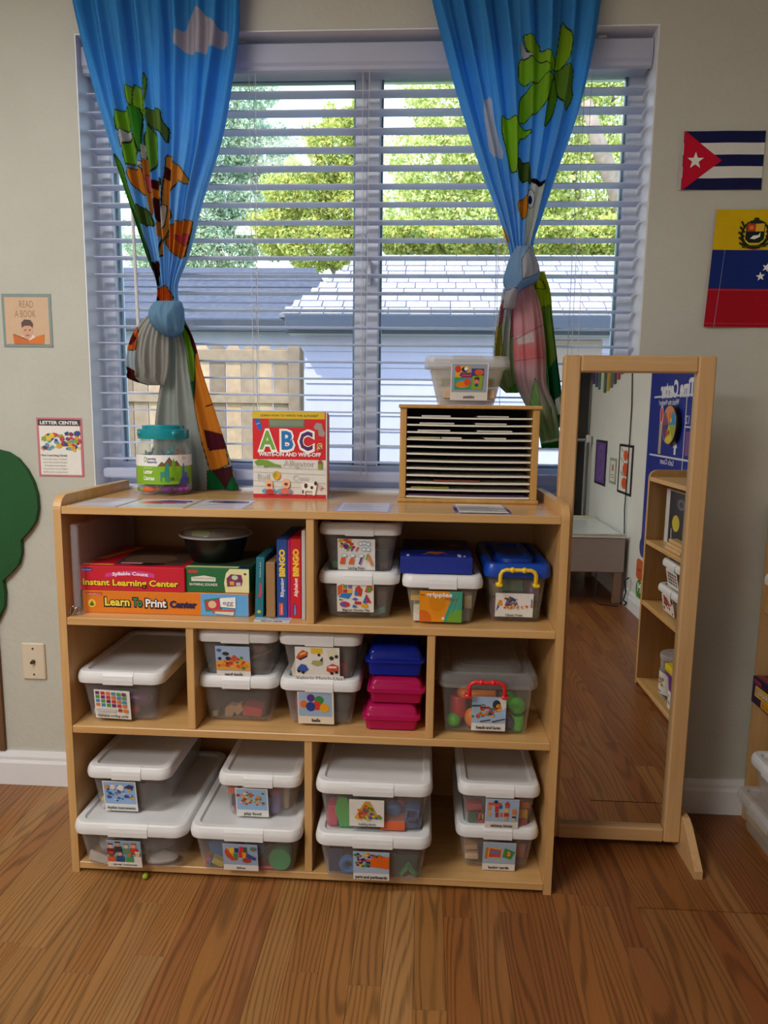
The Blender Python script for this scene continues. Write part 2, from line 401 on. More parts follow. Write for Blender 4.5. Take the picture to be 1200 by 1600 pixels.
rest = MB(); xs = XL
yj = atz(985, 1418, 0)[1]
i = 0
while xs < XR:
    x = xs+PW/2
    near = -1.0 < x < 2.2; mirr = 1.2 < x
    y = YF + random.uniform(0, .35) - .4
    cuts = [YF]
    while y < YW:
        y += random.uniform(.50, 1.0)
        if cuts[-1]+.2 < y < YW-.1: cuts.append(y)
    if x > 1.42:
        cuts = [c for c in cuts if abs(c-yj) > .15]+[yj]; cuts.sort()
    cuts.append(YW)
    for a, b in zip(cuts[:-1], cuts[1:]):
        if (near and b > -.62) or (mirr and b > -3.7):
            e = .003 if (x > 1.42 and abs(a-yj) < 1e-6) else 0
            plank(x, a+e, b)
        else: rest.box(x-PW/2+.0003, x+PW/2-.0003, a, b-.0005, -.012, 0)
    xs += PW; i += 1
ro = rest.build('plank_field', m_oak, fl); ro['kind'] = 'stuff'; ro.color = lin('#946231')+(1,)

# ------------------------------------------------------------------ window frame and glass
win = bpy.data.objects.new('window_1', None); COL.objects.link(win); struct(win)
GY = .55; GX0, GX1, GZ0, GZ1 = -.052, 1.434, 1.022, 2.128; MX0, MX1 = .668, .742
mb = MB()
mb.box(WX0, GX0, GY-.035, GY+.03, WZ0, WZ1, .004).build('window_frame', m_vinyl, win)
MB().box(GX1, WX1, GY-.035, GY+.03, WZ0, WZ1, .004).build('window_frame', m_vinyl, win)
MB().box(GX0, GX1, GY-.035, GY+.03, GZ1, WZ1, .004).build('window_frame', m_vinyl, win)
MB().box(GX0, GX1, GY-.035, GY+.03, WZ0, GZ0, .004).build('window_frame', m_vinyl, win)
MB().box(MX0, MX0+.034, GY-.025, GY+.03, GZ0, GZ1, .004).build('mullion', m_vinyl, win)
MB().box(MX0+.036, MX1, GY-.04, GY+.02, GZ0, GZ1, .004).build('mullion', m_vinyl, win)
MB().box(MX0+.04, MX0+.052, GY-.062, GY-.04, 1.55, 1.62, .003).build('window_latch', m_vinyl, win)
m_sash = pm('teal_gasket', '#7f9aa6', .4)
def sash(x0, x1, y):
    for a, b, c, d in ((x0, x0+.006, GZ0, GZ1), (x1-.006, x1, GZ0, GZ1), (x0, x1, GZ0, GZ0+.006), (x0, x1, GZ1-.006, GZ1)):
        MB().box(a, b, y-.008, y+.008, c, d).build('gasket', m_sash, win)
sash(GX0, MX0, GY); sash(MX1, GX1, GY-.01)
mg, nt, b = nodes('window_glass'); N = nt.nodes.new; L = nt.links.new
tr = N('ShaderNodeBsdfTransparent'); tr.inputs[0].default_value = (.96, .98, 1, 1); gl = N('ShaderNodeBsdfGlossy'); gl.inputs['Roughness'].default_value = .01
fr = N('ShaderNodeFresnel'); fr.inputs[0].default_value = 1.3; mx = N('ShaderNodeMixShader'); L(fr.outputs[0], mx.inputs[0]); L(tr.outputs[0], mx.inputs[1]); L(gl.outputs[0], mx.inputs[2])
L(mx.outputs[0], nt.nodes['Material Output'].inputs[0])
MB().box(GX0, MX0, GY-.002, GY+.002, GZ0, GZ1).build('pane', mg, win)
MB().box(MX1, GX1, GY-.012, GY-.008, GZ0, GZ1).build('pane', mg, win)

# ------------------------------------------------------------------ window blind
bl = thing('window_blind', 'white faux-wood venetian blind with open flat slats inside the window recess', 'blind', (.69, YW+.06, WZ1-.01))
BX0, BX1 = WX0+.012, WX1-.012; BY0, BY1 = YW+.034, YW+.082
prof = [(YW+.030, 2.178), (YW+.022, 2.172), (YW+.020, 2.125), (YW+.026, 2.118), (YW+.026, 2.108), (YW+.034, 2.104), (YW+.034, 2.178)]
MB().loft([[(WX0+.008, p[0], p[1]) for p in prof], [(WX1-.008, p[0], p[1]) for p in prof]]).build('valance', m_blind, bl)
for s_, x in ((-1, WX1-.008), (1, WX0+.008)):
    MB().prism([(0, 2.178), (.004, 2.178), (.004, 2.108), (.0, 2.108)], (x-.002, YW+.03, 0), Y, Z, X, .004).build('valance_return', m_blind, bl)
MB().box(BX0+.005, BX1-.005, YW+.036, YW+.085, 2.128, 2.172, .003).build('head_rail', m_blind, bl)
for x in (.36, .92, 1.335):
    MB().box(x-.012, x+.012, YW+.026, YW+.034, 2.178, 2.186, .002).build('valance_clip', pm('clear_clip', '#b9b6ad', .2), bl)
slat0 = None
for i in range(23):
    z = 2.090-.0487*i+.018
    if slat0 is None:
        pr = [(BY0, 0), (BY0+.012, .0018), (BY0+.024, .0024), (BY0+.036, .0018), (BY1, 0), (BY1, -.0026), (BY0+.036, -.0008), (BY0+.024, -.0002), (BY0+.012, -.0008), (BY0, -.0026)]
        slat0 = MB().loft([[(BX0, p[0], p[1]) for p in pr], [(BX1, p[0], p[1]) for p in pr]]).build('slat', m_blind, bl)
        inv = slat0.matrix_parent_inverse.copy(); slat0.location.z = z
    else:
        s2 = slat0.copy(); COL.objects.link(s2); s2.parent = bl; s2.matrix_parent_inverse = inv; s2.location.z = z
MB().box(BX0, BX1, BY0-.002, BY1+.002, .978, 1.007, .005).build('bottom_rail', m_blind, bl)
m_cord = pm('blind_cord', '#d9d6cf', .8)
for u in (392, 566, 782, 905):
    x = at(u, 300, BY0)[0]
    for yy in (BY0-.003, BY1+.003):
        MB().tube([(x, yy, 2.13), (x, yy, .99)], .0009, 5).build('ladder_cord', m_cord, bl)
    MB().tube([(x+.018, BY0-.004, 2.12), (x+.017, BY0-.005, 1.6), (x+.018, BY0-.004, .99)], .0008, 5).build('lift_cord', m_cord, bl)
x = at(207, 420, YW+.024)[0]
MB().tube([(x, YW+.028, 2.10), (x+.002, YW+.026, 1.9), (x+.012, YW+.027, 1.30)], [.003, .0045, .0055], 8).build('tilt_wand', pm('wand', '#d6d7da', .3), bl)

# ================================================================== OUTSIDE
struct(MB().box(-25, 30, .62, 45, -.35, -.25).build('ground', pm('lawn', '#7b8a4c', .9, .3, 3)))
m_lav = pm('shed_paint', '#a4a0b8', .7, .03, 5); m_fasc = pm('fascia_paint', '#1f2532', .6)
m_sh = pm('light_shingle', '#6a656a', .85, .12, 25, .4, 120); m_shd = pm('dark_shingle', '#42444f', .9, .25, 12, .4, 90)
SY = 6.0
shed = thing('garden_shed', 'lavender clapboard shed with a sunlit grey shingle roof outside the window', 'shed', (1.3, SY+1.5, -.25))
for k in range(13):
    z = -.2+k*.17
    MB().add([(-.40, SY-.002, z+.17), (3.6, SY-.002, z+.17), (3.6, SY-.016, z), (-.40, SY-.016, z), (-.40, SY+.03, z+.17), (3.6, SY+.03, z+.17), (3.6, SY+.03, z), (-.40, SY+.03, z)],
             [(0, 1, 2, 3), (7, 6, 5, 4), (3, 2, 6, 7), (0, 3, 7, 4), (1, 5, 6, 2), (0, 4, 5, 1)]).build('siding_board', m_lav, shed)
MB().box(-.40, 3.6, SY+.03, SY+2.6, -.25, 2.05).build('wall', m_lav, shed)
MB().box(2.2, 2.75, SY-.02, SY+.03, 1.55, 1.98, .01).build('vent_panel', pm('vent_brown', '#8d7a72', .7), shed)
MB().box(-.56, 3.9, SY-.27, SY-.24, 2.0, 2.17, .006).build('fascia', m_fasc, shed)
MB().box(-.56, 3.9, SY-.33, SY-.27, 2.05, 2.18, .01).build('gutter', pm('gutter_paint', '#2c3444', .5), shed)
MB().box(-.55, 3.9, SY-.24, SY, 2.0, 2.02).build('soffit', m_lav, shed)
# roof slope towards us, ridge left end drawn in (hip)
e0 = np.array((-.62, SY-.32, 2.18)); e1 = np.array((4.1, SY-.32, 2.18)); run = 1.30; rise = .86
r0 = np.array((.10, SY-.32+run, 2.18+rise)); r1 = np.array((4.1, SY-.32+run, 2.18+rise))
MB().add([e0, e1, r1, r0, e0-(0, 0, .03), e1-(0, 0, .03), r1-(0, 0, .03), r0-(0, 0, .03)], [(0, 1, 2, 3), (7, 6, 5, 4), (0, 4, 5, 1), (1, 5, 6, 2), (2, 6, 7, 3), (3, 7, 4, 0)]).build('roof_deck', m_sh, shed)
MB().add([e0, r0, (.10, SY+1.4, 2.18+rise), (-.62, SY+2.8, 2.18), e0-(0, 0, .03), r0-(0, 0, .03), (.10, SY+1.4, 2.15+rise), (-.62, SY+2.8, 2.15)], [(0, 1, 2, 3), (7, 6, 5, 4), (0, 4, 5, 1), (1, 5, 6, 2), (2, 6, 7, 3), (3, 7, 4, 0)]).build('roof_deck', m_sh, shed)
nrow = 10; slope = np.array((0, run, rise))/math.hypot(run, rise); nrm = np.array((0, -rise, run))/math.hypot(run, rise); LEN = math.hypot(run, rise)
tones_s = [pm('light_shingle_%d' % k, c, .85, .12, 25, .4, 120) for k, c in enumerate(('#98929a', '#8f8a92', '#a09aa1', '#8a858e'))]
shc = {}
for j in range(nrow):
    s0 = j*LEN/nrow; x = -.62+.72*j/nrow - (.11 if j % 2 else 0)
    while x < 3.9:
        w = random.choice((.22, .24, .20)); xa = max(x, -.62+.72*(j+.5)/nrow)
        if x+w > xa+.05:
            key = (round(x+w-xa, 2))
            base = e0*np.array((0, 1, 1))+slope*s0
            if key not in shc:
                ww = key; p = lambda a, s, h: tuple(np.array((a, 0, 0))+slope*s+nrm*h)
                d = LEN/nrow+.02
                mbx = MB().add([p(.006, 0, .016), p(ww-.006, 0, .016), p(ww-.006, d, .004), p(.006, d, .004), p(.006, 0, 0), p(ww-.006, 0, 0), p(ww-.006, d, 0), p(.006, d, 0)], [(0, 1, 2, 3), (7, 6, 5, 4), (0, 4, 5, 1), (1, 5, 6, 2), (2, 6, 7, 3), (3, 7, 4, 0)])
                shc[key] = [mbx.build('shingle', mt, shed) for mt in tones_s]
                for q in shc[key]: COL.objects.unlink(q)
            src = random.choice(shc[key]); q = src.copy(); COL.objects.link(q); q.parent = shed; q.matrix_parent_inverse = src.matrix_parent_inverse
            q.location = (xa, base[1], base[2])
        x += w
for lst in shc.values():
    for q in lst: bpy.data.objects.remove(q)
# paling fence
m_fw = [pm('fence_wood_%d' % k, c, .85, .15, 14) for k, c in enumerate(('#a08468', '#86705a', '#ae9274', '#756250'))]
fn = thing('paling_fence', 'weathered wooden paling fence beside the lavender shed outside the window', 'fence', (-1.2, 4.4, -.25))
x = -3.4; k = 0
while x < -.25:
    top = 1.80+random.uniform(-.015, .015)-.06*((x+3.4)/3.2)
    pts = [(0, -.25), (.128, -.25), (.128, top-.04), (.10, top), (.03, top), (0, top-.04)]
    MB().prism(pts, (x, 4.4+random.uniform(-.004, .004), 0), X, Z, (0, -1, 0), .018).build('paling', random.choice(m_fw), fn); x += .136
for z in (.2, 1.30, 1.66):
    MB().box(-3.4, -.25, 4.36, 4.382, z-.045, z+.045, .004).build('rail', m_fw[1], fn)
MB().box(-.27, -.17, 4.34, 4.44, -.25, 1.74, .006).build('post', m_fw[3], fn)
# neighbour's house
nh = thing('neighbour_house', 'dark grey shingle roofed house behind the wooden fence outside the window', 'house', (-3.5, 12, -.25))
MB().box(-9, -.6, 9.3, 13.6, -.25, 2.6).build('wall', pm('house_wall', '#a9a9bd', .8, .05, 4), nh)
MB().add([(-9.4, 9.0, 2.55), (-.3, 9.0, 2.55), (-1.1, 11.2, 3.75), (-9.4, 11.2, 3.75), (-9.4, 9.0, 2.47), (-.3, 9.0, 2.47), (-1.1, 11.2, 3.67), (-9.4, 11.2, 3.67)], [(0, 1, 2, 3), (7, 6, 5, 4), (0, 4, 5, 1), (1, 5, 6, 2), (2, 6, 7, 3), (3, 7, 4, 0)]).build('roof', m_shd, nh)
MB().add([(-.3, 9.0, 2.55), (-.3, 13.8, 2.55), (-1.1, 11.2, 3.75), (-.3, 9.0, 2.5), (-.3, 13.8, 2.5), (-1.1, 11.2, 3.7)], [(0, 1, 2), (5, 4, 3), (0, 3, 4, 1), (1, 4, 5, 2), (2, 5, 3, 0)]).build('roof', m_shd, nh)
MB().box(-9.4, -.3, 8.96, 9.02, 2.38, 2.56, .01).build('fascia', m_fasc, nh)
nroof = 0
for j in range(7):
    t0 = j/7; zz = 2.556+1.2*t0; yy = 9.0+2.2*t0
    MB().box(-9.35, -.35-.75*t0, yy, yy+.04, zz, zz+.018).build('shingle_course', pm('dark_shingle_%d' % (j % 3), ('#484a58', '#3c3e4a', '#545664')[j % 3], .9, .2, 8), nh)
# trees
def leaf_mat(name, a, b_):
    m, nt, b = nodes(name); N = nt.nodes.new; L = nt.links.new
    ge = N('ShaderNodeNewGeometry'); rp = N('ShaderNodeValToRGB'); L(ge.outputs['Random Per Island'], rp.inputs[0])
    rp.color_ramp.elements[0].color = lin(a)+(1,); rp.color_ramp.elements[1].color = lin(b_)+(1,)
    L(rp.outputs[0], b.inputs['Base Color']); b.inputs['Roughness'].default_value = .6
    t = N('ShaderNodeBsdfTranslucent'); L(rp.outputs[0], t.inputs[0]); mx = N('ShaderNodeMixShader'); mx.inputs[0].default_value = .45
    L(b.outputs[0], mx.inputs[1]); L(t.outputs[0], mx.inputs[2]); L(mx.outputs[0], nt.nodes['Material Output'].inputs[0]); return m
lm = [leaf_mat('leaf_yellow_green', '#9ab04a', '#f6f2b4'), leaf_mat('leaf_green', '#7f9f4c', '#f0e486'), leaf_mat('leaf_blue_green', '#7f9f86', '#e2e8c8')]
m_bark = pm('bark', '#8f7f72', .9, .2, 9, .5, 40)
def tree(label, x, y, h, blobs, mat, n, size, sd, lean=0):
    r = np.random.default_rng(sd)
    t = thing('garden_tree', label, 'tree', (x, y, -.25))
    MB().tube([(x, y, -.25), (x+lean*.3, y, h*.3), (x+lean*.7, y-.2, h*.6), (x+lean, y-.3, h*.85)], [.22, .17, .12, .04], 9).build('trunk', m_bark, t, True)
    if sd == 1:
        MB().tube([(3.75, 12.2, 6.9), (4.1, 12.4, 6.1), (4.75, 12.8, 5.1), (5.2, 13.5, 3.6), (5.0, 14.2, 1.5), (x, y, -.2)], [.10, .15, .19, .22, .22, .22], 9).build('branch', m_bark, t, True)
        MB().tube([(4.4, 12.6, 5.6), (5.0, 12.2, 5.7), (5.6, 12.0, 5.0)], [.09, .06, .03], 7).build('branch', m_bark, t, True)
    P = []
    for bx, by, bz, rx, rz in blobs:
        MB().tube([(x+lean*.3, y, h*.32), ((x+bx)/2+.1, y+by*.5, (h*.32+bz)/2+.2), (bx, y+by, bz)], [.09, .06, .02], 6).build('branch', m_bark, t, True)
        k = int(n*rx*rz/sum(b[3]*b[4] for b in blobs)); d = r.normal(size=(k, 3)); d /= np.linalg.norm(d, axis=1)[:, None]
        rad = r.uniform(.35, 1, size=(k, 1))**.6*(1+.18*np.sin(7*d[:, :1]+3*d[:, 2:]))
        P.append(np.array((bx, y+by, bz))+d*rad*np.array((rx, rx*.8, rz)))
    P = np.concatenate(P); k = len(P)
    a = r.normal(size=(k, 3)); a /= np.linalg.norm(a, axis=1)[:, None]; b = np.cross(a, r.normal(size=(k, 3))); b /= np.linalg.norm(b, axis=1)[:, None]
    s = size*r.uniform(.6, 1.3, size=(k, 1)); V = np.stack([P-a*s, P-b*s*.55, P+a*s, P+b*s*.55], 1).reshape(-1, 3)
    me = bpy.data.meshes.new('foliage'); me.from_pydata(V.tolist(), [], np.arange(4*k).reshape(-1, 4).tolist()); me.materials.append(mat)
    o = bpy.data.objects.new('foliage', me); COL.objects.link(o); o.parent = t; o.matrix_parent_inverse = Matrix.Translation(t.location).inverted(); o['kind'] = 'stuff'
def pxb(y, lst): return [(*(lambda q: (q[0], 0.0, q[2]))(at(u, v, y)), ru*(y+1.6)/CAM_F, rv*(y+1.6)/CAM_F) for u, v, ru, rv in lst]
tree('big sunlit yellow-green tree rising behind the shed roof seen through the right pane', 4.6, 14.0, 9, pxb(14.0, [(720, 150, 95, 60), (860, 120, 110, 75), (980, 170, 80, 90), (690, 260, 90, 70), (800, 250, 110, 80), (930, 290, 100, 80), (660, 340, 70, 60), (780, 350, 110, 60), (900, 370, 100, 50), (800, 40, 130, 60), (960, 50, 90, 70)]), lm[0], 80000, .050, 1, .9)
tree('yellowish tree standing behind the grey roof, seen left of the window mullion', -.6, 17.5, 7, pxb(17.5, [(525, 240, 48, 62), (470, 310, 58, 50), (545, 330, 45, 60), (500, 385, 70, 40), (560, 190, 26, 30), (440, 360, 50, 40)]), lm[1], 42000, .054, 2)
tree('blue-green tree seen through the left side of the window above the dark roof', -5.6, 21, 9, pxb(21, [(370, 150, 60, 50), (330, 230, 80, 60), (400, 240, 60, 50), (300, 320, 90, 70), (400, 340, 60, 50), (340, 390, 80, 40), (250, 380, 70, 50), (240, 250, 60, 80)]), lm[2], 60000, .062, 3)
tree('low green tree behind the ridge of the shed roof', 3.0, 10.6, 4, pxb(10.6, [(640, 372, 60, 26), (740, 378, 70, 22), (860, 376, 80, 24), (960, 372, 60, 26)]), lm[1], 30000, .042, 4)

# ================================================================== STORAGE SHELF
m_maple = wood('maple_laminate', '#c2965e', '#d0a66e', 'x', .27); m_maplez = wood('maple_laminate_upright', '#c2965e', '#d0a66e', 'z', .34)
m_maple_y = wood('maple_laminate_depth', '#c3965a', '#d3a86c', 'y', .36)
W, D, T = 1.22, .394, .019; H1, H2, H3, H4 = .951, .677, .398, .029
def side_outline(d, top, r=.035):
    o = [(0, 0)] + [(r-r*math.cos(a*math.pi/12), top-r+r*math.sin(a*math.pi/12)) for a in range(7)] + [(d, top), (d, 0)]
    return o
sh = thing('storage_shelf', 'wide light maple classroom shelf with three rows of compartments below the window', 'shelf', (W/2, D/2, 0))
for x in (0, W-T):
    MB().prism(side_outline(D, .977), (x, 0, 0), Y, Z, X, T).build('side_panel', m_maplez, sh)
MB().box(T, W-T, 0.001, D, H1-T, H1, .0015).build('top_board', wood('maple_top', '#c2965e', '#d0a66e', 'x', .20), sh)
for z in (H2, H3): MB().box(T, W-T, 0.001, D-.006, z-T, z, .0015).build('shelf_board', m_maple, sh)
MB().box(T, W-T, 0.001, D-.006, H4-T, H4, .0015).build('bottom_board', m_maple, sh)
MB().box(T, W-T, D-.006, D, .01, H1-T).build('back_panel', wood('maple_back', '#a87c48', '#b88a54', 'x', .5), sh)
for x0, x1, z0, z1 in ((.6085, .6275, H2, H1-T), (.313, .332, H3, H2-T), (.900, .919, H3, H2-T), (.603, .622, H4, H3-T)):
    MB().box(x0, x1, .004, D-.006, z0, z1, .0012).build('divider', m_maplez, sh)

# ================================================================== STANDING MIRROR
MY = .193
m_mf = wood('mirror_frame_wood', '#c49a66', '#d2ab7a', 'z', .4); m_mfx = wood('mirror_frame_rail', '#c49a66', '#d2ab7a', 'x', .4)
mr = thing('standing_mirror', 'tall floor mirror in a light wooden frame beside the shelf', 'mirror', (1.41, MY+.02, 0))
x0, x1 = 1.2285, 1.601; zb, zt = .03, 1.331
def bar(x0_, x1_, z0, z1, m): MB().box(x0_, x1_, MY, MY+.028, z0, z1, .004).build('frame_stile' if (z1-z0) > .5 else 'frame_rail', m, mr)
bar(x0, x0+.042, zb, zt, m_mf); bar(x1-.044, x1, zb, zt, m_mf); bar(x0+.042, x1-.044, zt-.042, zt, m_mfx); bar(x0+.042, x1-.044, zb, zb+.040, m_mfx)
mm, nt, b = nodes('mirror_glass'); b.inputs['Base Color'].default_value = (.80, .82, .80, 1); b.inputs['Metallic'].default_value = 1; b.inputs['Roughness'].default_value = .012
MB().box(x0+.040, x1-.042, MY+.015, MY+.019, zb+.038, zt-.040).build('mirror_glass', mm, mr)
MB().box(x0+.006, x1-.006, MY+.019, MY+.027, zb+.004, zt-.004).build('backing_board', wood('mirror_back', '#8a6a45', '#9a784f', 'z', .6), mr)
MB().prism([(.087, 0), (.087, .022), (.165, .092), (.192, .107), (.245, .107), (.335, .022), (.335, 0)], (1.601, 0, 0), Y, Z, X, .021).build('foot', m_mf, mr)
MB().prism([(.2215, 0), (.2215, .107), (.245, .107), (.335, .022), (.335, 0)], (1.2285, 0, 0), Y, Z, X, .021).build('foot', m_mf, mr)

# ================================================================== BINS
m_bin = clear('cloudy_plastic', '#cbc9c8', .24, .18)
m_lid = pm('white_lid_plastic', '#dcdcdc', .42, .02, 20)
m_lidc = clear('clear_lid_plastic', '#d6d4d2', .8, .22)
m_card = print_mat()
def bin_(name, label, lx0, lx1, yf, z, L, H=.128, lid=m_lid, body=m_bin, tab=True, inset=.012, taper=.013, lidh=.029, group='storage bins', wb=None):
    """storage bin: lx0..lx1 lid edges, yf front of the body foot, z standing height"""
    w = lx1-lx0; cx = (lx0+lx1)/2; cy = yf-.018+L/2; r = .027*(w/.207)**.5
    t = thing(name, label, 'storage bin', (cx, cy, z), group)
    def ring(i, zz, rr=None): return rrect(w-2*i, L-2*i, max(.006, (rr or r)-i*.5), z+zz, cx, cy)
    hb = H-lidh+.004; top = inset; bot = inset+taper; th = .0018
    mb = MB().loft([ring(bot+.010, 0), ring(bot+.003, .003), ring(bot, .010), ring(top, hb-.012), ring(top-.004, hb-.009), ring(top-.004, hb),
                    ring(top+th, hb), ring(top+th+.001, hb-.012), ring(bot+th, .011), ring(bot+.012, .0025)], True, True)
    mb.build('body', body, t, True, 40)
    rings = [ring(.004, H-lidh), ring(.0015, H-lidh), ring(0.0, H-lidh+.010), ring(.0015, H-.010), ring(.0045, H-.003), ring(.008, H-.0003), ring(.0205, H-.0003), ring(.0215, H-.001), ring(.0245, H-.0075), ring(.026, H-.008)]
    o = MB().loft([ring(.0045, H-lidh), ring(.006, H-.009), ring(.03, H-.011)], False, True)
    o.loft(rings, False, True); o.loft([ring(.0045, H-lidh), ring(.0015, H-lidh)], False, False)
    lo = o.build('lid', lid, t, True, 24)
    if tab:
        tw = w*.34
        for yy, sg in ((cy-L/2, -1), (cy+L/2, 1)):
            pr = [(0, H-lidh-.002), (.0012*sg, H-lidh-.002), (.0016*sg, H-lidh+.010), (.0002*sg, H-.009), (-.0038*sg, H-.0022), (-.0076*sg, H+.0004), (-.018*sg, H+.0004), (-.018*sg, H-.005), (0, H-.012)]
            a = [(cx-tw/2, yy+p[0], z+p[1]) for p in pr]; c = [(cx+tw/2, yy+p[0], z+p[1]) for p in pr]
            MB().loft([a, c]).build('latch_tab', lid, lo)
    return dict(t=t, lid=lo, cx=cx, cy=cy, w=w, L=L, z=z, yf=yf, lx0=lx0, lx1=lx1, H=H, slope=taper/(hb-.02), ins=inset+taper, yface=yf-.002)
def label(B, u0, u1, v0, v1, items, name='label_card', base='#e4e2dd', tilt=0):
    """card taped to the front of a bin; its outline in photo pixels fixes its place on that face"""
    a = at(u0, v1, B['yf']-.004); b = at(u1, v1, B['yf']-.004); c = at(u0, v0, B['yf']-.008)
    w = b[0]-a[0]; h = c[2]-a[2]; z0 = a[2]-B['z']
    yb = B['yf'] - .0022 - B['slope']*max(0, z0-.01)
    up = np.array((0, -B['slope'], 1.0)); up /= np.linalg.norm(up); r = np.array((1, 0, -.0)); 
    if tilt: r = np.array((math.cos(tilt), 0, math.sin(tilt))); up = np.array((-math.sin(tilt), up[1], up[2])); up /= np.linalg.norm(up)
    return pic(name, (a[0], yb, a[2]), r, up, w, h, items, B['t'], .0008, base)
blueish = '#8fb0cf'
def photo(cols, cap, n=26, bg=blueish, sd=1, sz=.07, area=(.1, .35, .9, .85), capb=.02, fit=None, caps=.14, extra=()):
    o = {'b': capb}
    if fit: o['fit'] = fit
    return [('R', .03, .24, .97, .98, bg), ('D', *area, cols, n, sz, sd), *extra, ('T', cap, .5, .07, caps, '#1c1c1c', o)]
A = bin_('storage_bin', 'white-lidded bin of alphabet sorting cards, alone in the middle row left compartment', .022, .247, .032, H3, .345, .136)
C = bin_('storage_bin', 'unlabelled clear bin with white lid under the sand tools bin', .323, .531, .050, H3, .33, .129)
Bb = bin_('storage_bin', 'white-lidded bin labelled sand tools stacked on the unlabelled bin', .325, .532, .042, H3+.1235, .33, .126)
E_ = bin_('storage_bin', 'white-lidded bin labelled balls with a pink ball inside', .533, .738, .049, H3, .33, .128)
Dv = bin_('storage_bin', 'white-lidded bin labelled Vehicle Match-Ups on top of the balls bin', .534, .740, .041, H3+.1225, .33, .126)
I_ = bin_('storage_bin', 'white-lidded bin labelled Magnetic Wooden Tiles under the lacing keys bin', .630, .830, .056, H2, .32, .122)
Hh = bin_('storage_bin', 'white-lidded bin labelled Lacing Keys with key pictures, topmost in the upper row', .630, .832, .066, H2+.1165, .32, .124)
J = bin_('storage_bin', 'white-lidded bin with orange and teal grippies card under the flat blue box', .836, 1.031, .033, H2, .32, .123, body=clear('clear_plastic', '#d2d0c6', .26, .2))
M = bin_('storage_bin', 'large white-lidded bin labelled career costumes at the bottom left', .021, .314, -.022, H4, .40, .132)
Ll = bin_('storage_bin', 'white-lidded bin labelled rhythm instruments sitting on the career costumes bin', .037, .258, .027, H4+.1255, .345, .130)
O = bin_('storage_bin', 'large white-lidded bin labelled dishes holding blue plates and a green cup', .3155, .600, -.016, H4, .40, .131)
Nn = bin_('storage_bin', 'white-lidded bin labelled play food sitting on the dishes bin', .377, .592, .030, H4+.1245, .33, .124)
Q = bin_('storage_bin', 'large white-lidded bin labelled pegs and pegboards under the building blocks bin', .634, .921, -.028, H4, .40, .136)
Pp = bin_('storage_bin', 'large white-lidded bin labelled building blocks with big coloured bricks inside', .633, .921, -.017, H4+.1295, .40, .136)
S = bin_('storage_bin', 'white-lidded bin labelled lacing cards at the bottom right of the shelf', .982, 1.192, .044, H4, .345, .128)
Rr = bin_('storage_bin', 'white-lidded bin labelled tabletop blocks standing on the lacing cards bin', .984, 1.189, .032, H4+.1215, .345, .126)
zo = 1.2045
tz = [at(663, 562, .235)[0], at(800, 562, .235)[0]]
Tt = bin_('storage_bin', 'small bin with cloudy clear lid labelled puzzles on top of the paper organizer', tz[0], tz[1], .250, zo, .14, .126, lid=m_lidc, body=clear('clear_plastic_b', '#d8d4cc', .95, .22), taper=.020, inset=.016)

label(A, 150, 205, 1075, 1121, [('R', .04+.15*i, .42+.14*j, .04+.15*i+.11, .42+.14*j+.11, ['#d9773a', '#3f8fc0', '#4f9a3f', '#6a2f6a', '#c03a3a'][(i+j) % 5]) for i in range(6) for j in range(4)] +
      [('R', .66, .27, .77, .38, '#b8303f'), ('R', .81, .25, .93, .37, '#d97a2a'), ('R', .05, .26, .6, .36, '#c9c7c4'), ('T', 'Alphabet sorting cards', .5, .08, .13, '#222222', {'b': .02, 'fit': .86})], tilt=-.03)
label(Bb, 339, 392, 1007, 1057, [('R', .0, .2, 1, 1, '#9db6d4'), ('P', [(0, .22), (1, .22), (1, .5), (.7, .62), (.5, .72), (.3, .58), (0, .5)], '#e0a24a'), ('P', [(.38, .55), (.55, .74), (.75, .55)], '#a8505a'),
      ('D', .06, .3, .95, .7, ['#2a3f7f', '#c83a30', '#1f2a4a', '#3f8f3f', '#d9542a', '#d98a2a'], 22, .06, 3), ('E', .3, .77, .1, .06, '#333333'), ('E', .11, .88, .07, .05, '#4a5fa0'), ('T', 'sand tools', .5, .06, .13, '#222222', {'b': .025})])
label(Dv, 462, 531, 1008, 1055, [('P', [(.02, .62), (.08, .78), (.18, .9), (.3, .82), (.28, .7), (.12, .55)], '#c9562f'), ('P', [(.02, .62), (.12, .53), (.28, .66), (.28, .72), (.1, .6)], '#30303a'), ('P', [(.1, .7), (.25, .78), (.24, .84), (.12, .77)], '#e8c26a'),
      ('R', .36, .78, .62, .97, '#e0c02f'), ('E', .54, .74, .035, .05, '#333333'), ('P', [(.72, .9), (.9, .97), (.97, .8), (.95, .7), (.75, .65)], '#dad6b8'), ('E', .82, .64, .05, .07, '#333333'), ('E', .93, .7, .04, .06, '#333333'),
      ('P', [(.36, .42), (.4, .55), (.6, .55), (.62, .42), (.5, .35)], '#a8a86a'), ('P', [(.55, .55), (.62, .68), (.62, .5)], '#3a4a5a'), ('P', [(.03, .18), (.06, .3), (.14, .42), (.24, .38), (.3, .22), (.2, .12)], '#3a5aa8'), ('E', .08, .16, .035, .05, '#222222'), ('E', .17, .12, .035, .05, '#222222'),
      ('P', [(.7, .2), (.72, .36), (.84, .46), (.97, .38), (.97, .2), (.8, .12)], '#c9503a'), ('R', .75, .3, .93, .37, '#e6ded6'), ('E', .82, .12, .035, .05, '#222222'), ('E', .93, .16, .035, .05, '#222222')])
label(Dv, 461, 537, 1055, 1063, [('T', 'Vehicle Match-Ups', .5, .22, .95, '#555a60', {'fit': .96})], name='name_strip')
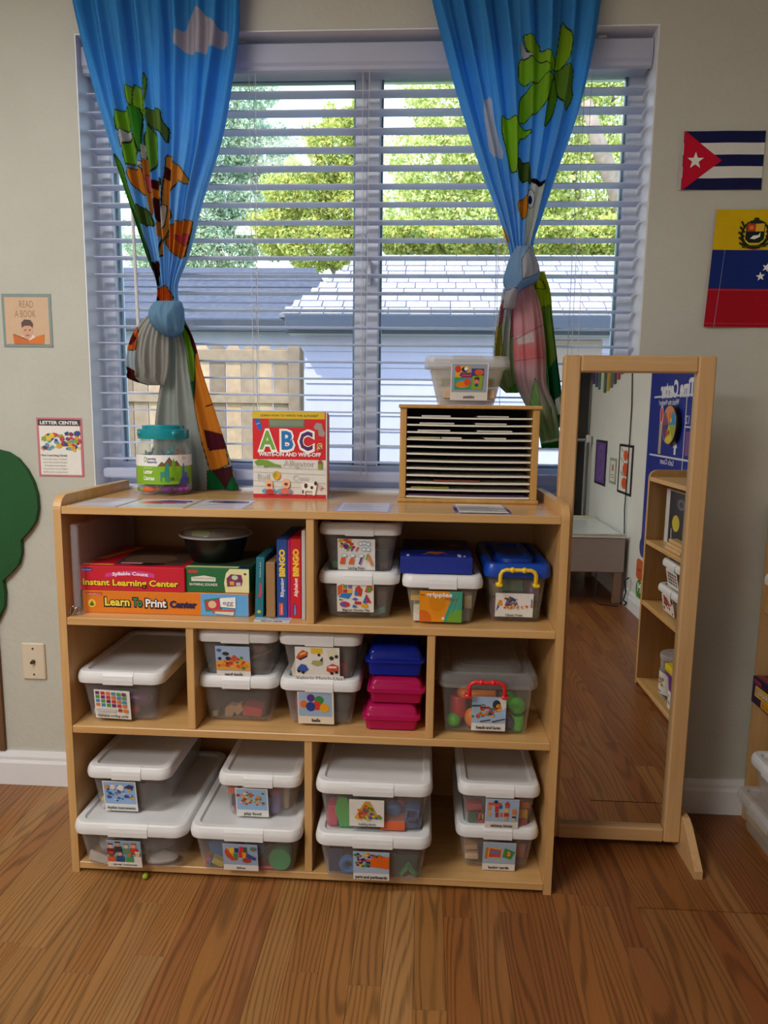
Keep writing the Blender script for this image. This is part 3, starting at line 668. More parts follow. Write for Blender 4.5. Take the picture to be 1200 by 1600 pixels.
label(E_, 466, 522, 1078, 1130, [('R', .03, .24, .95, 1, '#9ab4d2'), ('E', .37, .82, .11, .12, '#5a2f7a'), ('E', .6, .76, .13, .13, '#3f8a3f'), ('E', .17, .62, .1, .12, '#e0702a'), ('E', .53, .58, .13, .14, '#d93a2a'), ('E', .36, .55, .13, .15, '#20408f'), ('E', .74, .52, .13, .14, '#e8a81f'), ('T', 'balls', .5, .07, .14, '#222222', {'b': .03})], base='#e6dcc9')
label(Hh, 528, 586, 840, 890, [('D', .04, .72, .45, .98, ['#d9542a', '#e0a030', '#6a2f8a', '#7fae2f', '#c8402f'], 16, .07, 5), *[('E', x_, y_, .075, .07, c) for x_, y_ in ((.62, .86), (.72, .88), (.82, .85), (.7, .68), (.82, .68)) for c in ('#7fb0d8',)], *[('E', x_, y_, .05, .048, '#eeeeec') for x_, y_ in ((.62, .86), (.72, .88), (.82, .85), (.7, .68), (.82, .68))],
      *[('L', x_, .62, x_+.07, .76, .035, c) for x_, c in ((.25, '#7fae3f'), (.36, '#6a3f9a'), (.49, '#c83a3a'))], *[('E', x_, .48, .08, .06, '#9ab8d0') for x_ in (.18, .4, .63)], *[('E', x_, .48, .06, .045, '#eeeeec') for x_ in (.18, .4, .63)],
      ('P', [(.05, .2), (.1, .42), (.2, .42), (.18, .2)], '#d9622a'), ('P', [(.28, .2), (.34, .4), (.44, .4), (.42, .2)], '#e06a30'), ('L', .58, .2, .64, .42, .05, '#6a3f9a'), ('P', [(.76, .5), (.82, .55), (.96, .2), (.9, .15)], '#d98a5a'), ('L', .76, .35, .82, .55, .05, '#7fae3f'), ('T', 'Lacing Keys', .5, .05, .11, '#222222', {'b': .02})])
label(I_, 527, 584, 909, 955, [('P', [(.02, .55), (.02, .9), (.16, .98), (.16, .68)], '#d9622a'), ('R', .17, .82, .29, .98, '#6f9a4a'), ('R', .31, .82, .42, .96, '#8a6ab8'), ('R', .17, .67, .29, .8, '#c83a30'), ('R', .31, .67, .42, .8, '#e8b82f'), ('P', [(.04, .52), (.14, .66), (.42, .66), (.32, .46)], '#2f7fc8'),
      ('P', [(.48, .6), (.5, .85), (.6, .95), (.7, .8), (.66, .56)], '#c8402f'), ('R', .48, .58, .58, .74, '#3f78b8'), ('P', [(.75, .72), (.82, .95), (.95, .98), (.98, .8), (.88, .7)], '#d0502f'), ('E', .88, .82, .07, .08, '#5f9a3f'), ('P', [(.7, .34), (.8, .66), (.94, .34)], '#c8303a'), ('P', [(.7, .34), (.8, .66), (.8, .3)], '#2f6fb8'),
      ('P', [(.4, .46), (.5, .52), (.58, .46), (.5, .4)], '#7a5ab0'), ('E', .21, .27, .14, .1, '#c83a4a'), ('P', [(.1, .28), (.2, .36), (.24, .2), (.14, .18)], '#4f5fb8'), ('R', .48, .28, .66, .38, '#c8303a'), ('P', [(.42, .16), (.44, .28), (.58, .18)], '#2f6fa8'), ('R', .66, .18, .84, .3, '#e0a830'), ('P', [(.05, .4), (.07, .48), (.18, .42)], '#4f9a3f'), ('T', 'Magnetic Wooden Tiles', .52, .04, .11, '#222222', {'b': .02, 'fit': .74})])
label(J, 655, 721, 921, 971, [('P', [(.58, 0), (.62, .3), (.72, .6), (.7, 1), (1, 1), (1, 0)], '#3fa088'), ('P', [(0, 0), (.58, 0), (.62, .3), (.72, .6), (.7, 1), (0, 1)], '#e8941f'), ('E', .42, .6, .2, .26, '#dd8a10'), ('E', .05, .05, .24, .34, '#dd7020'), ('E', .95, .05, .3, .38, '#6fa83a'), ('E', .56, .12, .035, .05, '#f0f0e8'),
      *[('L', .62+.1*i, .25, .78+.1*i, .9, .012, '#6fc0a8') for i in range(3)], ('R', .02, .87, .12, .89, '#5a4a20'), ('T', 'grippies', .45, .83, .2, '#f4f2ea', {'b': .04, 'fit': .62}), ('T', 'shapes', .74, .73, .1, '#b8403a', {'b': .02, 'fit': .3})], base='#e8941f')
label(M, 170, 223, 1310, 1352, [('R', .0, .22, 1, 1, '#8aa6c4'), *[it for i, (x_, y_, c, k) in enumerate(((.12, .82, '#7a1f2a', '#e0b090'), (.34, .9, '#303030', '#c89070'), (.58, .84, '#5f8a6a', '#e0b898'), (.8, .86, '#c83a2a', '#d8a080'), (.12, .5, '#d95a30', '#7a4a30'), (.38, .55, '#2a4a7a', '#d8a080'), (.66, .52, '#3f9a5a', '#a87850'), (.9, .55, '#e0d8d0', '#e0b090')))
      for it in (('P', [(x_-.12, y_-.36), (x_-.11, y_-.12), (x_+.11, y_-.12), (x_+.12, y_-.36)], c), ('E', x_, y_-.04, .065, .085, k), ('R', x_-.075, y_+.02, x_+.075, y_+.08, c))], ('R', 0, 0, 1, .2, '#e4e2dd'), ('T', 'career costumes', .5, .06, .12, '#222222', {'b': .025, 'fit': .7})])
label(Ll, 165, 216, 1217, 1266, photo(['#2a4a8f', '#3a62a8', '#1f3560', '#c9a24a', '#d8d0c4', '#4f78b8'], 'rhythm instruments', 30, '#8fb2dc', 11, .06, fit=.86, extra=[('E', .3, .82, .08, .08, '#e6d6c8'), ('E', .55, .8, .1, .1, '#e9dcd2'), ('E', .12, .82, .07, .06, '#c8904a'), ('P', [(.62, .8), (.8, .92), (.95, .88), (.9, .76)], '#2f2f58')]))
label(O, 350, 404, 1315, 1358, [('R', 0, .2, 1, 1, '#9aa9c6'), ('P', [(.05, .7), (.1, .85), (.3, .6), (.45, .4), (.25, .35), (.1, .5)], '#c84a28'), ('L', .12, .88, .34, .48, .04, '#e0b040'), ('R', .2, .66, .32, .86, '#e8c030'), ('R', .34, .68, .46, .86, '#24386f'), ('R', .48, .72, .6, .92, '#c8303a'), ('R', .6, .68, .7, .9, '#2a5a3a'), ('R', .3, .46, .42, .66, '#3f8a3f'), ('R', .45, .5, .55, .72, '#c8322a'), ('R', .56, .5, .68, .7, '#e89a20'), ('P', [(.68, .7), (.96, .5), (.92, .4), (.66, .52)], '#2f4a8f'), ('E', .68, .4, .13, .09, '#a83a2a'), ('E', .88, .85, .1, .08, '#5f7a6a'), ('R', 0, 0, 1, .2, '#e4e2dd'), ('T', 'dishes', .5, .06, .12, '#222222', {'b': .03})])
label(Nn, 370, 420, 1228, 1275, photo(['#e08a4a', '#c85a2a', '#d8a860', '#5f8a3a', '#b84a3a', '#e8c8a0', '#8a4a2a'], 'play food', 44, '#8fb4da', 12, .055, area=(.06, .42, .94, .88)))
label(Pp, 546, 600, 1246, 1290, [('P', [(.14, .3), (.45, .95), (.6, .95), (.85, .35), (.8, .28)], '#c89a3a'), ('D', .3, .35, .7, .85, ['#c83a2a', '#e8b82a', '#2f5fae', '#4f8a3f', '#e07a2a'], 34, .06, 13), ('D', .15, .28, .9, .45, ['#c83a2a', '#e8b82a', '#2f5fae', '#5f9a3f', '#e07a2a'], 24, .06, 14), ('T', 'building blocks', .52, .06, .12, '#3a3a3a', {'fit': .5, 'b': .02})])
label(Q, 552, 608, 1327, 1374, [('R', 0, .24, 1, 1, '#a9bcd4'), ('D', .04, .5, .45, .95, ['#c83a2a', '#1f2f6a', '#e8b82a', '#3a8a3a', '#d96a2a', '#4a1f5a'], 30, .06, 15), ('P', [(.46, .5), (.52, .92), (1, .85), (1, .42)], '#e0641f'), ('D', .5, .84, .98, .94, ['#5a2f7a', '#2f6a3a', '#c83a2a'], 8, .035, 16), ('T', 'pegs and pegboards', .5, .07, .15, '#2a2a2a', {'b': .03, 'fit': .88})])
label(Rr, 757, 809, 1244, 1293, [('R', .02, .22, 1, 1, '#a2bad6'), *[('R', x_, y_, x_+a, y_+b2, c) for x_, y_, a, b2, c in ((.08, .78, .4, .1, '#c8603a'), (.08, .6, .1, .18, '#d98a4a'), (.28, .55, .12, .22, '#c83a3a'), (.4, .68, .1, .12, '#2f5fae'), (.1, .4, .08, .14, '#e8a83a'), (.3, .38, .1, .16, '#8a4a2a'), (.44, .4, .08, .14, '#d9622a'), (.56, .55, .12, .1, '#e8c02f'), (.56, .42, .14, .12, '#a83a4a'), (.58, .3, .1, .12, '#d8a070'), (.58, .72, .12, .12, '#c84a3a'), (.8, .5, .12, .18, '#e07a30'), (.8, .38, .12, .06, '#2f2f5a'), (.82, .3, .08, .08, '#e8b83a'))], ('P', [(.55, .84), (.64, .95), (.72, .84)], '#c83a3a'), ('E', .3, .92, .06, .05, '#1f2f5f'), ('T', 'tabletop blocks', .5, .06, .13, '#222222', {'b': .025, 'fit': .66})])
label(S, 753, 804, 1312, 1359, [('R', .0, .24, 1, 1, '#9fb4ca'), ('P', [(.06, .42), (.1, .82), (.2, .82), (.18, .42)], '#b8743a'), ('P', [(.14, .44), (.18, .84), (.6, .78), (.56, .44)], '#d8b83a'), ('P', [(.18, .48), (.21, .8), (.56, .74), (.53, .48)], '#c84a4a'), ('R', .24, .6, .5, .7, '#4f7fc0'), ('P', [(.6, .5), (.66, .82), (.98, .7), (.86, .42)], '#3f8a3f'), ('D', .68, .52, .88, .7, ['#c83a2a', '#e8a83a'], 6, .04, 17), ('T', 'lacing cards', .5, .07, .13, '#222222', {'b': .03})])
label(Tt, 703, 761, 566, 625, [('R', .03, .22, .97, .98, '#9aa8bd'), ('R', .12, .62, .5, .92, '#e8b02f'), ('E', .19, .84, .08, .09, '#d9402a'), ('E', .37, .83, .09, .07, '#2a2a2a'), ('E', .4, .85, .05, .05, '#f0f0f0'), ('P', [(.22, .68), (.28, .76), (.6, .74), (.62, .62), (.3, .62)], '#6a3f9a'), ('R', .55, .66, .88, .86, '#4a3f7a'), ('E', .75, .76, .12, .08, '#d9602f'), ('R', .1, .3, .58, .62, '#3fa06a'), ('P', [(.12, .52), (.5, .62), (.56, .62), (.56, .5)], '#4a9ac8'), ('E', .32, .43, .18, .09, '#e8861f'), ('E', .45, .5, .09, .1, '#d9502a'), ('P', [(.56, .3), (.58, .66), (.86, .68), (.84, .3)], '#8aaa2f'), ('E', .7, .58, .07, .06, '#5a2f1f'), ('E', .69, .5, .06, .07, '#e87a8a'), ('R', .65, .38, .74, .46, '#2f4a9a'), ('R', .3, .65, .55, .7, '#d9402a'), ('T', 'puzzles', .5, .07, .1, '#333333', {'b': .03})])

# bins with handles
def handle_bin(label_, lx0, lx1, yf, z, L, H, lid, body, hcol, u):
    B = bin_('handle_bin', label_, lx0, lx1, yf, z, L, H, lid=lid, body=body, tab=False, lidh=.034, inset=.012, taper=.010, group='storage bins')
    # stepped lid top
    w = lx1-lx0; r_ = [rrect(w-i*2, L-i*2, .03, z+H+h, B['cx'], B['cy']) for i, h in ((.036, -.008), (.038, .004), (.042, .006), (.055, .006), (.058, .001), (.065, .001))]
    MB().loft(r_, False, True).build('lid_panel', lid, B['lid'], True, 30)
    y = yf-.026; hw = .042; zt = z+H-.012; zb2 = z+H-.050; cx = B['cx']+u
    mt = pm('handle_'+hcol, hcol, .3)
    pts = [(cx-hw-.004, y-.001, zb2), (cx-hw, y-.004, zb2+.006), (cx-hw, y-.006, zt-.012), (cx-hw+.004, y-.006, zt-.004), (cx-hw+.012, y-.006, zt), (cx+hw-.012, y-.006, zt), (cx+hw-.004, y-.006, zt-.004), (cx+hw, y-.006, zt-.012), (cx+hw, y-.004, zb2+.006), (cx+hw+.004, y-.001, zb2)]
    h = MB().tube(pts, .0048, 10)
    for s in (-1, 1):
        h.ball((cx+s*.014, y-.006, zt), .0072, 10); h.box(cx+s*(hw+.002)-.008, cx+s*(hw+.002)+.008, y-.008, y+.012, zb2-.004, zb2+.005, .002)
    ho = h.build('handle', mt, B['t'], True, 40)
    for s in (-1, 1):
        MB().box(cx+s*(hw-.006)-.002, cx+s*(hw-.006)+.002, yf-.010, yf-.004, zb2-.02, zb2+.004).build('handle_rib', body, ho)
    return B
m_blue = pm('blue_lid_plastic', '#1245ad', .3, .05); 
K = handle_bin('tall clear bin with blue lid and yellow handle in the upper row', 1.0335, 1.196, .066, H2, .30, .150, m_blue, m_bin, '#e8c21f', -.002)
label(K, 773, 832, 926, 963, [('P', [(.05, .5), (.1, .72), (.18, .7), (.2, .45)], '#e0902a'), ('P', [(.02, .2), (.06, .5), (.12, .45)], '#3f5fb0'), ('D', .26, .5, .58, .85, ['#3f4f7a', '#7a4a3a', '#6a6a8a', '#a85a3a', '#2a3a6a'], 40, .035, 21), ('D', .22, .38, .85, .5, ['#c85a2a', '#e0a03a', '#b8403a'], 26, .03, 22), ('L', .95, .42, .95, .78, .03, '#4f6fa8'), ('R', .93, .42, .97, .55, '#d9622a'), ('T', 'Classic Prism', .5, .05, .13, '#222222', {'b': .02})])
G = handle_bin('large clear bin with red handle labelled beads and laces, full of coloured toys', .926, 1.172, .034, H3, .34, .160, clear('clear_lid_grey', '#b8b8b6', .36, .2), clear('clear_plastic_c', '#d0cfcb', .13, .18), '#d8242a', -.004)
label(G, 736, 789, 1087, 1141, [('R', 0, .22, 1, 1, '#9fbcdc'), ('P', [(.66, .9), (.86, .98), (1, .9), (1, .7), (.82, .6)], '#e0dcd6'), ('E', .72, .78, .12, .14, '#333a3a'), ('D', .22, .45, .82, .78, ['#e8b82a', '#d9702a', '#2f3f5a', '#3f7a3f', '#b8403a'], 44, .05, 23), ('E', .18, .44, .06, .06, '#c8502f'), ('E', .03, .43, .04, .04, '#3f8a3f'), ('L', .25, .28, .55, .34, .04, '#4a4a40'), ('L', .6, .28, .98, .38, .04, '#4a4a40'), ('L', 0, .74, .25, .76, .05, '#4a4a40'), ('T', 'beads and laces', .5, .07, .12, '#222222', {'b': .035, 'fit': .72})])

# ------------------------------------------------------------------ toys seen through the bins
PX = 1.66/1083
NOW = [None]
def toy(name, label_, cat, mb, col, rough=.4, group=None, smooth=True, mat=None):
    B = NOW[0]
    if B:                                   # settle the toy inside the bin it lies in
        q = np.array(mb.v); lo, hi = q.min(0), q.max(0); h = B['H']-.034
        for k, (a, b_) in enumerate(((None, None), (B['yf']+.004, B['yf']+B['L']-.05), (B['z']+.0035, B['z']+h))):
            if k == 0: continue
            if hi[k]-lo[k] > b_-a: q[:, k] = a+(q[:, k]-lo[k])*(b_-a)/(hi[k]-lo[k])
            elif lo[k] < a: q[:, k] += a-lo[k]
            elif hi[k] > b_: q[:, k] -= hi[k]-b_
        zl = q[:, 2].min()-B['z']; ins = B['ins']-B['slope']*max(0, zl-.01)+.004; a, b_ = B['lx0']+ins, B['lx1']-ins; lo, hi = q[:, 0].min(), q[:, 0].max()
        if hi-lo > b_-a: q[:, 0] = a+(q[:, 0]-lo)*(b_-a)/(hi-lo)
        elif lo < a: q[:, 0] += a-lo
        elif hi > b_: q[:, 0] -= hi-b_
        mb.v = [tuple(t) for t in q]
    o = mb.build(name, mat or pm('toy_'+col, col, rough), None, smooth, 40); tag(o, label_, cat, group); return o
def tball(u, v, y, rpx, label_, col, sz=1, name='toy_ball', cat='ball', sy=1):
    p = at(u, v, y); toy(name, label_, cat, MB().ball(tuple(p), rpx*PX, 18, None, sz, sy), col)
def tcyl(u, v, y, rpx, hpx, label_, col, name='toy_cylinder', axis='z'):
    p = at(u, v, y); r, h = rpx*PX, hpx*PX
    toy(name, label_, 'toy', MB().lathe([(r*.9, -h/2), (r, -h/2+.003), (r, h/2-.003), (r*.9, h/2)], tuple(p), 20, None, axis), col)
def tblock(u, v, y, wpx, hpx, d, label_, col, name='toy_block', studs=0, rot=0, hollow=False):
    p = at(u, v, y); w, h = wpx*PX, hpx*PX; mb = MB()
    if hollow:
        r0 = [(-w/2, -d/2, -h/2), (w/2, -d/2, -h/2), (w/2, -d/2, h/2), (-w/2, -d/2, h/2)]; s = .74
        r1 = [(q[0]*s, q[1], q[2]*s) for q in r0]; r2 = [(q[0], d/2-.006, q[2]) for q in r1]; rb = [(q[0], d/2, q[2]) for q in r0]
        mb.loft([rb, r0, r1, r2], True, True)
    else: mb.box(-w/2, w/2, -d/2, d/2, -h/2, h/2, .0015)
    for k in range(studs): mb.lathe([(.006, h/2-.001), (.006, h/2+.006), (.005, h/2+.007)], (-w/2+w*(k+.5)/studs, 0, 0), 12)
    if rot:
        c, s = math.cos(rot), math.sin(rot); mb.v = [(q[0]*c-q[2]*s, q[1], q[0]*s+q[2]*c) for q in mb.v]
    mb.v = [(q[0]+p[0], q[1]+p[1], q[2]+p[2]) for q in mb.v]
    toy(name, label_, 'toy', mb, col, smooth=False)
yg = G['yf']; NOW[0] = G
tball(709, 1129, yg+.036, 12, 'light green ball in the lower left corner of the beads and laces bin', '#55b53a')
tball(811, 1103, yg+.036, 14, 'light green ball high on the right side of the beads and laces bin', '#4fae38')
tcyl(812, 1130, yg+.034, 10, 24, 'light green cylinder low on the right in the beads and laces bin', '#58b83c')
tball(737, 1126, yg+.036, 12, 'orange egg-shaped ball left of the beads and laces card', '#e8801f', 1.35, 'toy_egg')
tcyl(716, 1101, yg+.05, 14, 36, 'dark red cylinder at the left of the beads and laces bin', '#b8303a')
tball(726, 1082, yg+.048, 13, 'orange ball below the lid at the left of the beads and laces bin', '#d9742a', .75)
tball(795, 1134, yg+.034, 11, 'purple bead between the card and the green cylinder in beads bin', '#54487c')
tball(796, 1092, yg+.055, 12, 'darker green ball behind the red handle in the beads and laces bin', '#3f8a3a')
tcyl(755, 1086, yg+.05, 9, 40, 'orange rod below the red handle in the beads and laces bin', '#c9702f', axis='x')
tcyl(762, 1143, yg+.04, 6, 48, 'red rod lying on the bottom of the beads and laces bin', '#c03030', axis='x')
yp = Pp['yf']; NOW[0] = Pp
def wedge(u0, v0, u1, v1, y, d, pts, label_, col, name='toy_block'):
    a = at(u0, v1, y); b2 = at(u1, v0, y); w, h = b2[0]-a[0], b2[2]-a[2]
    toy(name, label_, 'toy', MB().prism([(p[0]*w, p[1]*h) for p in pts], (a[0], y+d, a[2]), X, Z, (0, -1, 0), d), col, smooth=False)
wedge(523, 1250, 549, 1296, yp+.012, .04, [(.3, 0), (1, 0), (.9, .6), (.75, .95), (.3, 1), (.1, .8), (0, .55), (.15, .3)], 'bright green block with sloped sides in the building blocks bin', '#3fae35')
tblock(518, 1271, yp+.035, 16, 34, .04, 'pinkish red block at the left end of the building blocks bin', '#d03358')
tblock(614, 1290, yp+.03, 40, 16, .05, 'orange brick low beside the card in the building blocks bin', '#d9643a', name='toy_brick')
tblock(644, 1268, yp+.035, 22, 24, .04, 'blue hollow cube block at the right of the building blocks bin', '#3f6fb8', hollow=True, rot=-.12)
tball(616, 1264, yp+.045, 14, 'light blue rounded block right of the building blocks card', '#4a7cc4', name='toy_block', cat='toy')
tblock(626, 1252, yp+.06, 14, 14, .03, 'dark red block high in the building blocks bin', '#a8304a')
tblock(648, 1291, yp+.035, 20, 20, .04, 'navy block in the lower right corner of the building blocks bin', '#24386a')
tblock(540, 1247, yp+.06, 26, 14, .04, 'blue block behind the green one in the building blocks bin', '#3a62a0')
yq = Q['yf']; NOW[0] = Q
def torus(p, R, r, label_, col, name='toy_ring', tilt=0):
    mb = MB(); n = 22; rings = []
    for i in range(n):
        a = 2*math.pi*i/n; c, s = math.cos(a), math.sin(a)
        rings.append([(p[0]+(R+r*math.cos(b))*c, p[1]+r*math.sin(b), p[2]+(R+r*math.cos(b))*s) for b in [2*math.pi*k/8 for k in range(8)]])
    rings.append(rings[0]); mb.loft(rings, False, False)
    toy(name, label_, 'toy', mb, col)
torus(at(545, 1360, yq+.03), 11*PX, 5.5*PX, 'blue plastic ring left of the card in the pegs bin', '#2f78c0')
tblock(520, 1345, yq+.06, 24, 40, .05, 'dark blue pegboard at the left in the pegs bin', '#1f2f55', name='pegboard')
for k, (a, b2) in enumerate((((626, 1376), (640, 1362)), ((636, 1356), (650, 1372)))):
    p, q = at(*a, yq+.03), at(*b2, yq+.03); toy('toy_peg', ('green peg lying low', 'green peg leaning crosswise on another')[k]+' at the right of the pegs bin', 'toy', MB().tube([tuple(p), tuple(q)], 4.5*PX, 10), '#2f8a4a')
tblock(635, 1344, yq+.07, 36, 30, .05, 'dark green pegboard at the right in the pegs bin', '#254a32', name='pegboard')
yr = Rr['yf']; NOW[0] = Rr
for u, v, w, h, c, lb in ((736, 1258, 26, 16, '#b8303f', 'red block top left'), (733, 1280, 18, 26, '#2f5a3a', 'green block at the left'), (748, 1268, 12, 22, '#c0303f', 'red upright block left of the card'), (751, 1285, 10, 12, '#c8304a', 'crimson block below the left of the card'), (752, 1271, 8, 9, '#e8b81f', 'small yellow block left of the card'),
                         (826, 1254, 26, 10, '#d9702a', 'orange block at the top right'), (825, 1268, 26, 18, '#e8b818', 'yellow block at the right'), (822, 1285, 24, 16, '#b8303f', 'red block at the lower right'), (785, 1293, 44, 6, '#2f3f9a', 'blue flat block under the card')):
    tblock(u, v, yr+.028, w-1, h-1, .03, lb+' in the tabletop blocks bin', c)
ys = S['yf']; NOW[0] = S
tblock(735, 1317, ys+.03, 22, 8, .04, 'tan wooden board in the left upper part of the lacing cards bin', '#c9a070', name='wooden_board', rot=.1); tblock(736, 1329, ys+.032, 22, 9, .05, 'pale wooden board in the left middle of the lacing cards bin', '#d8b890', name='wooden_board')
tblock(817, 1328, ys+.03, 22, 22, .01, 'reddish lacing card at the right of the lacing cards bin', '#b0604f', name='lacing_card', rot=-.1)
ya = A['yf']; NOW[0] = A
tcyl(152, 1113, ya+.045, 16, 22, 'blue cup at the left of the alphabet sorting cards bin', '#2f62a8', 'plastic_cup'); tball(218, 1090, ya+.06, 22, 'purple cup at the right of the alphabet sorting cards bin', '#6a2a72', .75, 'plastic_cup', 'cup', .9)
tball(211, 1108, ya+.03, 8, 'small red ball beside the alphabet sorting card', '#b8303f'); torus(at(155, 1112, ya+.022), 8*PX, 2*PX, 'white ring on the blue cup in the alphabet sorting bin', '#dcdcd8')
yb = Bb['yf']; NOW[0] = Bb
p, q = at(394, 1028, yb+.05), at(425, 1016, yb+.10)
toy('sand_rake', 'tan stick of a sand rake right of the sand tools card', 'toy', MB().tube([tuple(p), tuple(q)], .0035, 8), '#c0a070')
tcyl(404, 1012, yb+.05, 10, 10, 'dull red scoop high at the right of the sand tools bin', '#9a4a40', 'sand_scoop')
yc = C['yf']; NOW[0] = C
wedge(352, 1108, 380, 1127, yc+.03, .02, [(0, 0), (.4, 0), (.5, .35), (.7, .1), (1, .5), (.9, 1), (.6, .8), (.3, .9), (0, .6)], 'tan wooden figure lying in the unlabelled bin', '#b08a64', 'wooden_figure')
tblock(398, 1119, yc+.05, 32, 16, .05, 'red toy car body lying in the unlabelled bin', '#b82a2f', name='toy_car', rot=-.15); tblock(326, 1113, yc+.04, 9, 10, .03, 'cream wooden cube in the left corner of the unlabelled bin', '#c0ac80')
yd = Dv['yf']; NOW[0] = Dv
wedge(449, 1014, 468, 1056, yd+.008, .012, [(.15, 0), (1, 0), (1, 1), (.6, 1), (.25, .55), (0, .25)], 'cream puzzle card left of the vehicle picture', '#d9d2bf', 'puzzle_card'); tblock(536, 1046, yd+.03, 12, 24, .02, 'red puzzle piece right of the vehicle picture', '#b8283f')
ye = E_['yf']; NOW[0] = E_
tball(463, 1101, ye+.06, 22, 'pink and yellow ball at the left of the balls bin', '#c03a6a', 1.15); tball(536, 1105, ye+.09, 24, 'dark green ball at the right of the balls bin', '#32503a')
yh = Hh['yf']; NOW[0] = Hh
tblock(522, 885, yh+.035, 22, 12, .03, 'green lacing keys at the lower left of the lacing keys bin', '#3f9a4a', name='toy_key', rot=.1); tblock(600, 885, yh+.05, 16, 10, .03, 'dull red lacing key at the right of the lacing keys bin', '#8a3a4a', name='toy_key')
yi = I_['yf']; NOW[0] = I_
tblock(590, 955, yi+.03, 26, 10, .03, 'teal wooden tile at the lower right of the magnetic tiles bin', '#2f7a78', name='wooden_tile', rot=.3); tblock(522, 945, yi+.06, 20, 30, .03, 'dark blue tile at the left of the magnetic tiles bin', '#2a3450', name='wooden_tile'); tblock(596, 935, yi+.06, 14, 30, .03, 'reddish brown tile at the right of the magnetic tiles bin', '#7a4a3a', name='wooden_tile')
yj = J['yf']; NOW[0] = J
tblock(645, 953, yj+.03, 16, 26, .05, 'white box at the left of the grippies bin', '#d8d6cc', name='card_box'); tblock(645, 930, yj+.032, 18, 9, .05, 'yellow box lid above the white box in the grippies bin', '#e0b03a', name='card_box'); tblock(648, 971, yj+.034, 22, 7, .05, 'yellow piece low at the left of the grippies bin', '#dcae4a')
tblock(732, 938, yj+.035, 12, 22, .03, 'cream block at the upper right of the grippies bin', '#d0c8a8'); tblock(732, 960, yj+.034, 10, 22, .03, 'slate grey block at the right of the grippies bin', '#5f6a7a'); tblock(722, 963, yj+.026, 6, 20, .02, 'light blue block beside the grippies card', '#5fa0c0')
yk = K['yf']; NOW[0] = K
for u, v, w, h, c, lb in ((798, 912, 36, 18, '#2f7a3f', 'green plastic pieces under the blue lid'), (764, 945, 18, 34, '#7a2f4a', 'magenta piece at the left'), (760, 918, 14, 20, '#8a7a3f', 'olive piece high at the left'), (836, 925, 16, 28, '#5a3f5f', 'plum piece at the right'), (838, 952, 18, 26, '#4a7a4f', 'light green piece low at the right'), (800, 968, 40, 8, '#8a3550', 'wine red piece at the bottom')):
    tblock(u, v, yk+.045, w, h, .04, lb+' in the blue-lidded bin', c)
yl = Ll['yf']; NOW[0] = Ll
tblock(158, 1240, yl+.05, 22, 40, .03, 'pink maraca handle at the left of the rhythm instruments bin', '#a83358', name='maraca'); tball(156, 1247, yl+.016, 5.5, 'small brass bell at the left of the rhythm instruments bin', '#d8c07a', 1, 'jingle_bell', 'bell'); tcyl(157, 1257, yl+.016, 4, 9, 'small white bell stem below the brass bell', '#d8d4cc', 'bell_stem')
tblock(226, 1238, yl+.12, 44, 36, .16, 'brown wooden drum at the right of the rhythm instruments bin', '#6a4f42', name='wooden_drum')
ym = M['yf']; NOW[0] = M
wedge(137, 1330, 168, 1350, ym+.012, .004, [(0, .3), (.1, 1), (1, .5), (.95, 0)], 'white paper tag in the left corner of the career costumes bin', '#cfcdc8', 'paper_tag')
def cloth_lump(u, v, y, w, h, d, label_, col, sd):
    r = np.random.default_rng(sd); p = at(u, v, y); mb = MB().ball((0, 0, 0), 1, 22)
    q = []
    for a in mb.v:
        f = 1+.12*math.sin(5*a[0]+sd)+.10*math.sin(9*a[2]+4*a[0]+sd); q.append((p[0]+a[0]*f*w*PX/2, p[1]+a[1]*d/2, p[2]+a[2]*f*h*PX/2))
    mb.v = q; toy('costume', label_, 'costume', mb, col, .8)
cloth_lump(150, 1328, ym+.08, 40, 36, .1, 'crumpled pale grey costume at the left of the career costumes bin', '#a8a4a2', 1); cloth_lump(250, 1330, ym+.09, 56, 44, .12, 'crumpled dark grey costume at the right of the career costumes bin', '#6f6a68', 2); cloth_lump(250, 1350, ym+.035, 52, 14, .05, 'crumpled white cloth low at the right of the career costumes bin', '#bdb8b2', 3)
yo = O['yf']; NOW[0] = O
p = at(330, 1330, yo+.05)
toy('toy_plate', 'light blue toy plate standing at the left of the dishes bin', 'plate', MB().lathe([(.001, 0), (24*PX, 0), (27*PX, -.006), (28*PX, -.006), (25*PX, .004), (.001, .005)], tuple(p), 32, None, 'y'), '#3f78b4')
p = at(398, 1340, yo+.06); toy('toy_bowl', 'light blue toy bowl behind the dishes card', 'bowl', MB().lathe([(.001, 0), (16*PX, .002), (20*PX, -.02), (21*PX, -.02), (18*PX, .006), (.001, .008)], tuple(p), 28, None, 'y'), '#4a80b8')
p = at(437, 1343, yo+.014); toy('toy_cup', 'green toy cup lying with its open mouth forward in the dishes bin', 'cup', MB().lathe([(17*PX, 0), (18.5*PX, .001), (18.5*PX, -.004), (14*PX, -.055), (.001, -.056), (.001, -.052), (12.5*PX, -.051), (16.5*PX, -.002)], tuple(p), 30, None, 'y').add([], []), '#2f9a5a')
tball(322, 1346, yo+.03, 7, 'red toy strawberry in the lower left of the dishes bin', '#c8383a', 1, 'toy_fruit', 'toy'); tblock(342, 1349, yo+.025, 20, 10, .02, 'yellow toy spoon at the bottom of the dishes bin', '#c8b04a', name='toy_spoon', rot=-.4); tblock(365, 1362, yo+.02, 12, 6, .02, 'yellow toy fork head at the bottom of the dishes bin', '#d8b83a', name='toy_fork'); tblock(415, 1363, yo+.03, 66, 5, .03, 'red toy tray lying on the bottom of the dishes bin', '#d0383a', name='toy_tray')
